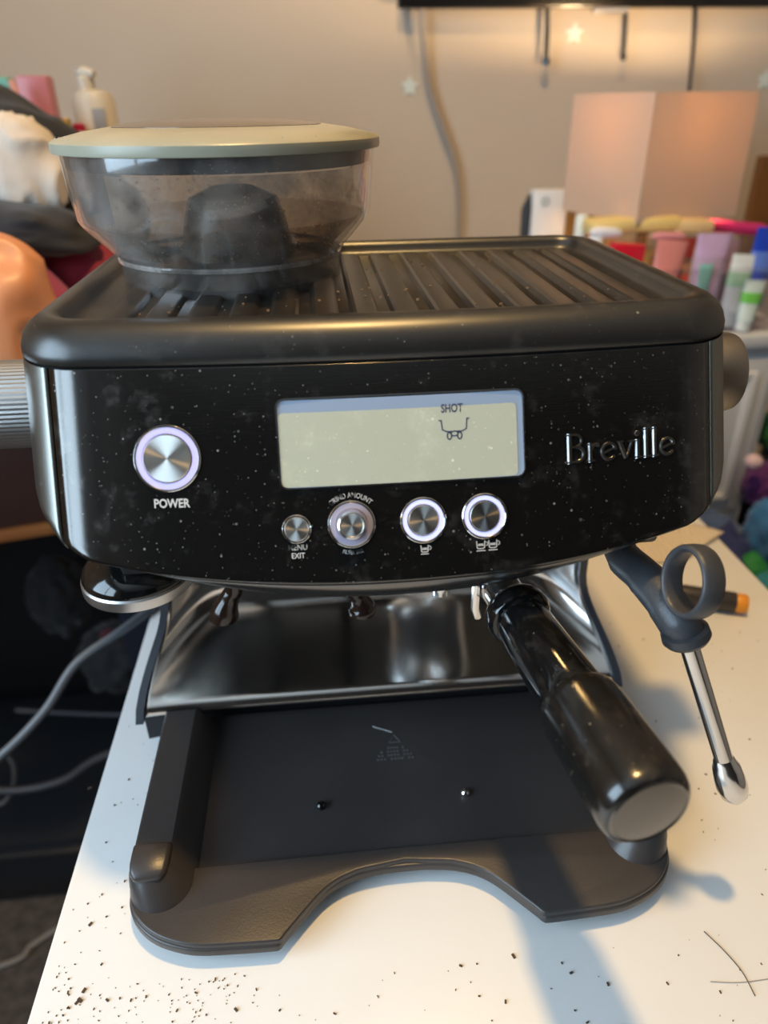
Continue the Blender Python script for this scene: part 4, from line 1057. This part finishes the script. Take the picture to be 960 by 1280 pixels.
obj('edge_strip', dbox((0, -.168, zed + .004), (.84, .03, .016)), M_owood, dk, label='orange wood edge strip')
obj('back_panel', dbox((0, .22, (zt - .024 + ZF + .02) / 2), (.78, .012, zt - .024 - ZF - .02)), mat('desk_back_dark', (0.014, 0.013, 0.014), .7), dk)
M_navy = mat('navy_metal', (0.010, 0.014, 0.028), .45)
for cx2, cy2 in ((-.38, -.13), (.31, -.13), (-.38, .18), (.31, .18)):
    obj('leg', dbox((cx2, cy2, (zed - .004 + ZF) / 2), (.055, .05, zed - .004 - ZF), .004), M_navy, dk)
# black storage box and bag under it
sb = thing('storage_box', 'low black storage box on the carpet left of the table', 'box', (-.62, .93, ZF))
M_bp = mat('black_box_plastic', (0.018, 0.02, 0.024), .3)
obj('box_body', box(B(), (-.64, .95, ZF + .0555), (.50, .34, .11), .01), M_bp, sb)
obj('box_lid', box(B(), (-.64, .95, ZF + .118), (.52, .36, .016), .005), M_bp, sb)
blob('bag', at(150, 820, 1.08), (.07, .06, .06), cloth('black_bag', (.012, .011, .013)), 'black bag in the dark under the desk', 'bag', seed=12)
blob('bag', at(75, 745, 1.12), (.05, .05, .07), cloth('darker_bag', (.008, .008, .010)), 'black rounded bag behind the desk leg', 'bag', seed=13)
blob('cloth', at(135, 795, 1.02), (.012, .010, .012), cloth('wine_cloth', (.10, .01, .02)), 'scrap of wine red cloth on the black bag', 'cloth', seed=14)

# garments: folded sheets, thick in the middle, with real folds
def garment(name, c, s, m, label, cat, folds=5, amp=.10, seed=0, ang=0.0, tilt=0.0):
    b = B()
    def fn(u_, v_):
        th = 2 * PI * u_; ph = -PI / 2 + PI * v_
        x, y, z = math.cos(ph) * math.cos(th), math.cos(ph) * math.sin(th), math.sin(ph)
        x = math.copysign(abs(x) ** .8, x); z = math.copysign(abs(z) ** .85, z)
        w_ = noise.noise(Vector((x * 1.4 + seed, y * 1.4, z * 1.4)))
        ca, sa = math.cos(ang), math.sin(ang)
        q = (x * ca + z * sa) * folds + w_ * 3
        r = 1 + amp * (1 - abs(math.sin(q)) ** .7 * 1.2) + .18 * w_
        return Vector((x * r * s[0], y * r * s[1], z * r * s[2]))
    V = grid(b, fn, 96, 48, True)
    bmesh.ops.remove_doubles(b, verts=b.verts, dist=1e-5)
    bmesh.ops.transform(b, matrix=Matrix.Translation(c) @ Matrix.Rotation(tilt, 4, 'Y'), verts=b.verts)
    return tag(obj(name, b, m, smooth=180), label, cat)
garment('jacket', at(106, 252, .88), (.070, .045, .046), cloth('black_fabric', (.010, .010, .013)), 'black jacket heaped at left behind the hopper', 'clothes', 4, .06, 1.2, .6, .55)
garment('jacket', at(18, 286, .77), (.075, .040, .024), cloth('black_fleece', (.012, .012, .015)), 'black sleeve lying over the top of the orange bag', 'clothes', 3, .05, 6.2, .4, .12)
garment('sweater', at(-18, 212, .94), (.115, .045, .085), cloth('black_knit', (.012, .012, .014)), 'black sweater on top of the pile, curving over the white shirt', 'clothes', 4, .04, 4.2, .3, .30)
garment('shirt', at(8, 210, .81), (.052, .026, .052), cloth('white_cotton', (.60, .53, .46), .7), 'white cotton shirt bundled inside the black clothes', 'clothes', 4, .10, 2.3, 1.0, .35)
garment('towel', at(98, 350, .79), (.046, .035, .058), cloth('maroon_cloth', (.22, .010, .035)), 'maroon cloth sliding down the pile beside the hopper', 'cloth', 4, .06, 5.1, .9, -.70)
garment('towel', at(72, 410, .74), (.034, .03, .070), cloth('rose_cloth', (.30, .045, .12)), 'rose purple cloth between orange bag and maroon cloth', 'cloth', 5, .12, 7.1, .2, -.45)
garment('bag', at(-6, 404, .68), (.055, .05, .074), varied('orange_leather', (.66, .26, .12), (.74, .33, .16), 14, .42, bump=.15, bscale=60), 'smooth orange bag at the left edge behind the grind knob', 'bag', 3, .05, 3.3, 1.3, .1)
blob('cushion', at(150, 350, .97), (.05, .04, .05), cloth('tan_cloth', (.28, .21, .14)), 'tan cushion showing between the jacket and the machine', 'cushion', seed=21)

# toiletries behind the pile stand on the desk
zd = zt + .0005
def standing(px_, Y): p = at(px_, 200, Y); return p.x
x = at(118, 130, 1.06).x; Yb = 1.06
pb1 = thing('pump_bottle', 'white pump bottle of lotion behind the hopper', 'bottle', (x, Yb, zd))
zneck = at(118, 112, Yb).z; ztop = at(110, 86, Yb).z
M_cream = mat('cream_plastic', (.62, .56, .47), .4)
obj('bottle_body', lathe(B(), [(.023, 0), (.0255, .004), (.0255, zneck - zd - .012), (.021, zneck - zd - .003), (.010, zneck - zd)], (x, Yb, zd), seg=32), M_cream, pb1)
obj('pump_collar', lathe(B(), [(.0105, -.001), (.0105, .013), (.006, .016), (.005, .024)], (x - .006, Yb, zneck), seg=24), M_cream, pb1)
obj('pump_spout', tube(B(), [(x - .010, Yb, zneck + .022), (x - .010, Yb, ztop - .004), (x - .004, Yb - .002, ztop - .003), (x + .008, Yb - .008, ztop - .006)], [.007, .0075, .006, .004], 12), M_cream, pb1)
obj('printed_label', box(B(), (x + .009, Yb - .0243, zneck - .045), (.016, .003, .05), .001), mat('grey_print', (.30, .30, .32), .5), pb1)
def pack(px0, px1, ptop, Y, col, label, name='gift_bag', lean=0.0, th=.03):
    a_, c_ = at(px0, ptop, Y), at(px1, ptop, Y); b = B()
    box(b, ((a_.x + c_.x) / 2, Y, (a_.z + zd) / 2), (c_.x - a_.x, th, a_.z - zd), .003)
    bmesh.ops.transform(b, matrix=Matrix.Translation(((a_.x + c_.x) / 2, Y, zd)) @ Matrix.Rotation(lean, 4, 'Y') @ Matrix.Translation((-(a_.x + c_.x) / 2, -Y, -zd)), verts=b.verts)
    return b
tag(obj('pink_pack', pack(22, 62, 95, 1.08, 0, ''), varied('rose_foil', (.50, .17, .21), (.56, .21, .25), 18, .35)), 'tall rose pink pack standing behind the clothes at left', 'pack')
tag(obj('teal_pack', pack(-30, 14, 97, 1.12, 0, ''), varied('teal_foil', (.13, .42, .36), (.2, .5, .45), 25, .4)), 'teal pack standing at the left edge behind the rose one', 'pack')
tag(obj('clear_bag', tube(B(), [at(13, 100, 1.04), at(22, 122, 1.04), at(32, 142, 1.04)], [.004, .0045, .005], 10), mat('pink_shiny_film', (.85, .45, .40), .15)), 'shiny pink strip of film hanging in front of the rose pack', 'film')
tag(obj('gold_tube', lathe(B(), [(.009, 0), (.0095, .002), (.0095, at(74, 158, 1.05).z - zd - .03), (.010, at(74, 158, 1.05).z - zd - .03), (.010, at(74, 158, 1.05).z - zd), (.008, at(74, 150, 1.05).z - zd)], (at(74, 160, 1.05).x, 1.05, zd), seg=20), mat('gold', (.62, .40, .10), .3, .8)), 'gold lipstick tube between the pink pack and pump bottle', 'tube')
tag(obj('gold_tube', lathe(B(), [(.006, 0), (.0062, .002), (.0062, at(83, 150, 1.1).z - zd), (.005, at(83, 148, 1.1).z - zd)], (at(84, 160, 1.10).x, 1.10, zd), seg=20), mat('pale_gold', (.45, .32, .08), .35, .6)), 'thinner dull gold tube just left of the pump bottle', 'tube')
tag(obj('jar', lathe(B(), [(.012, 0), (.013, .004), (.013, at(98, 168, 1.0).z - zd), (.011, at(98, 165, 1.0).z - zd)], (at(100, 170, 1.0).x, 1.0, zd), seg=24), mat('white_jar', (.75, .72, .74), .3)), 'white lidded jar in front of the pump bottle', 'jar')
tag(obj('red_bottle', lathe(B(), [(.007, 0), (.0075, .003), (.0075, at(99, 156, 1.03).z - zd), (.005, at(99, 154, 1.03).z - zd)], (at(99, 160, 1.03).x, 1.03, zd), seg=20), mat('crimson', (.42, .01, .05), .3)), 'small crimson bottle between the jar and the pump bottle', 'bottle')
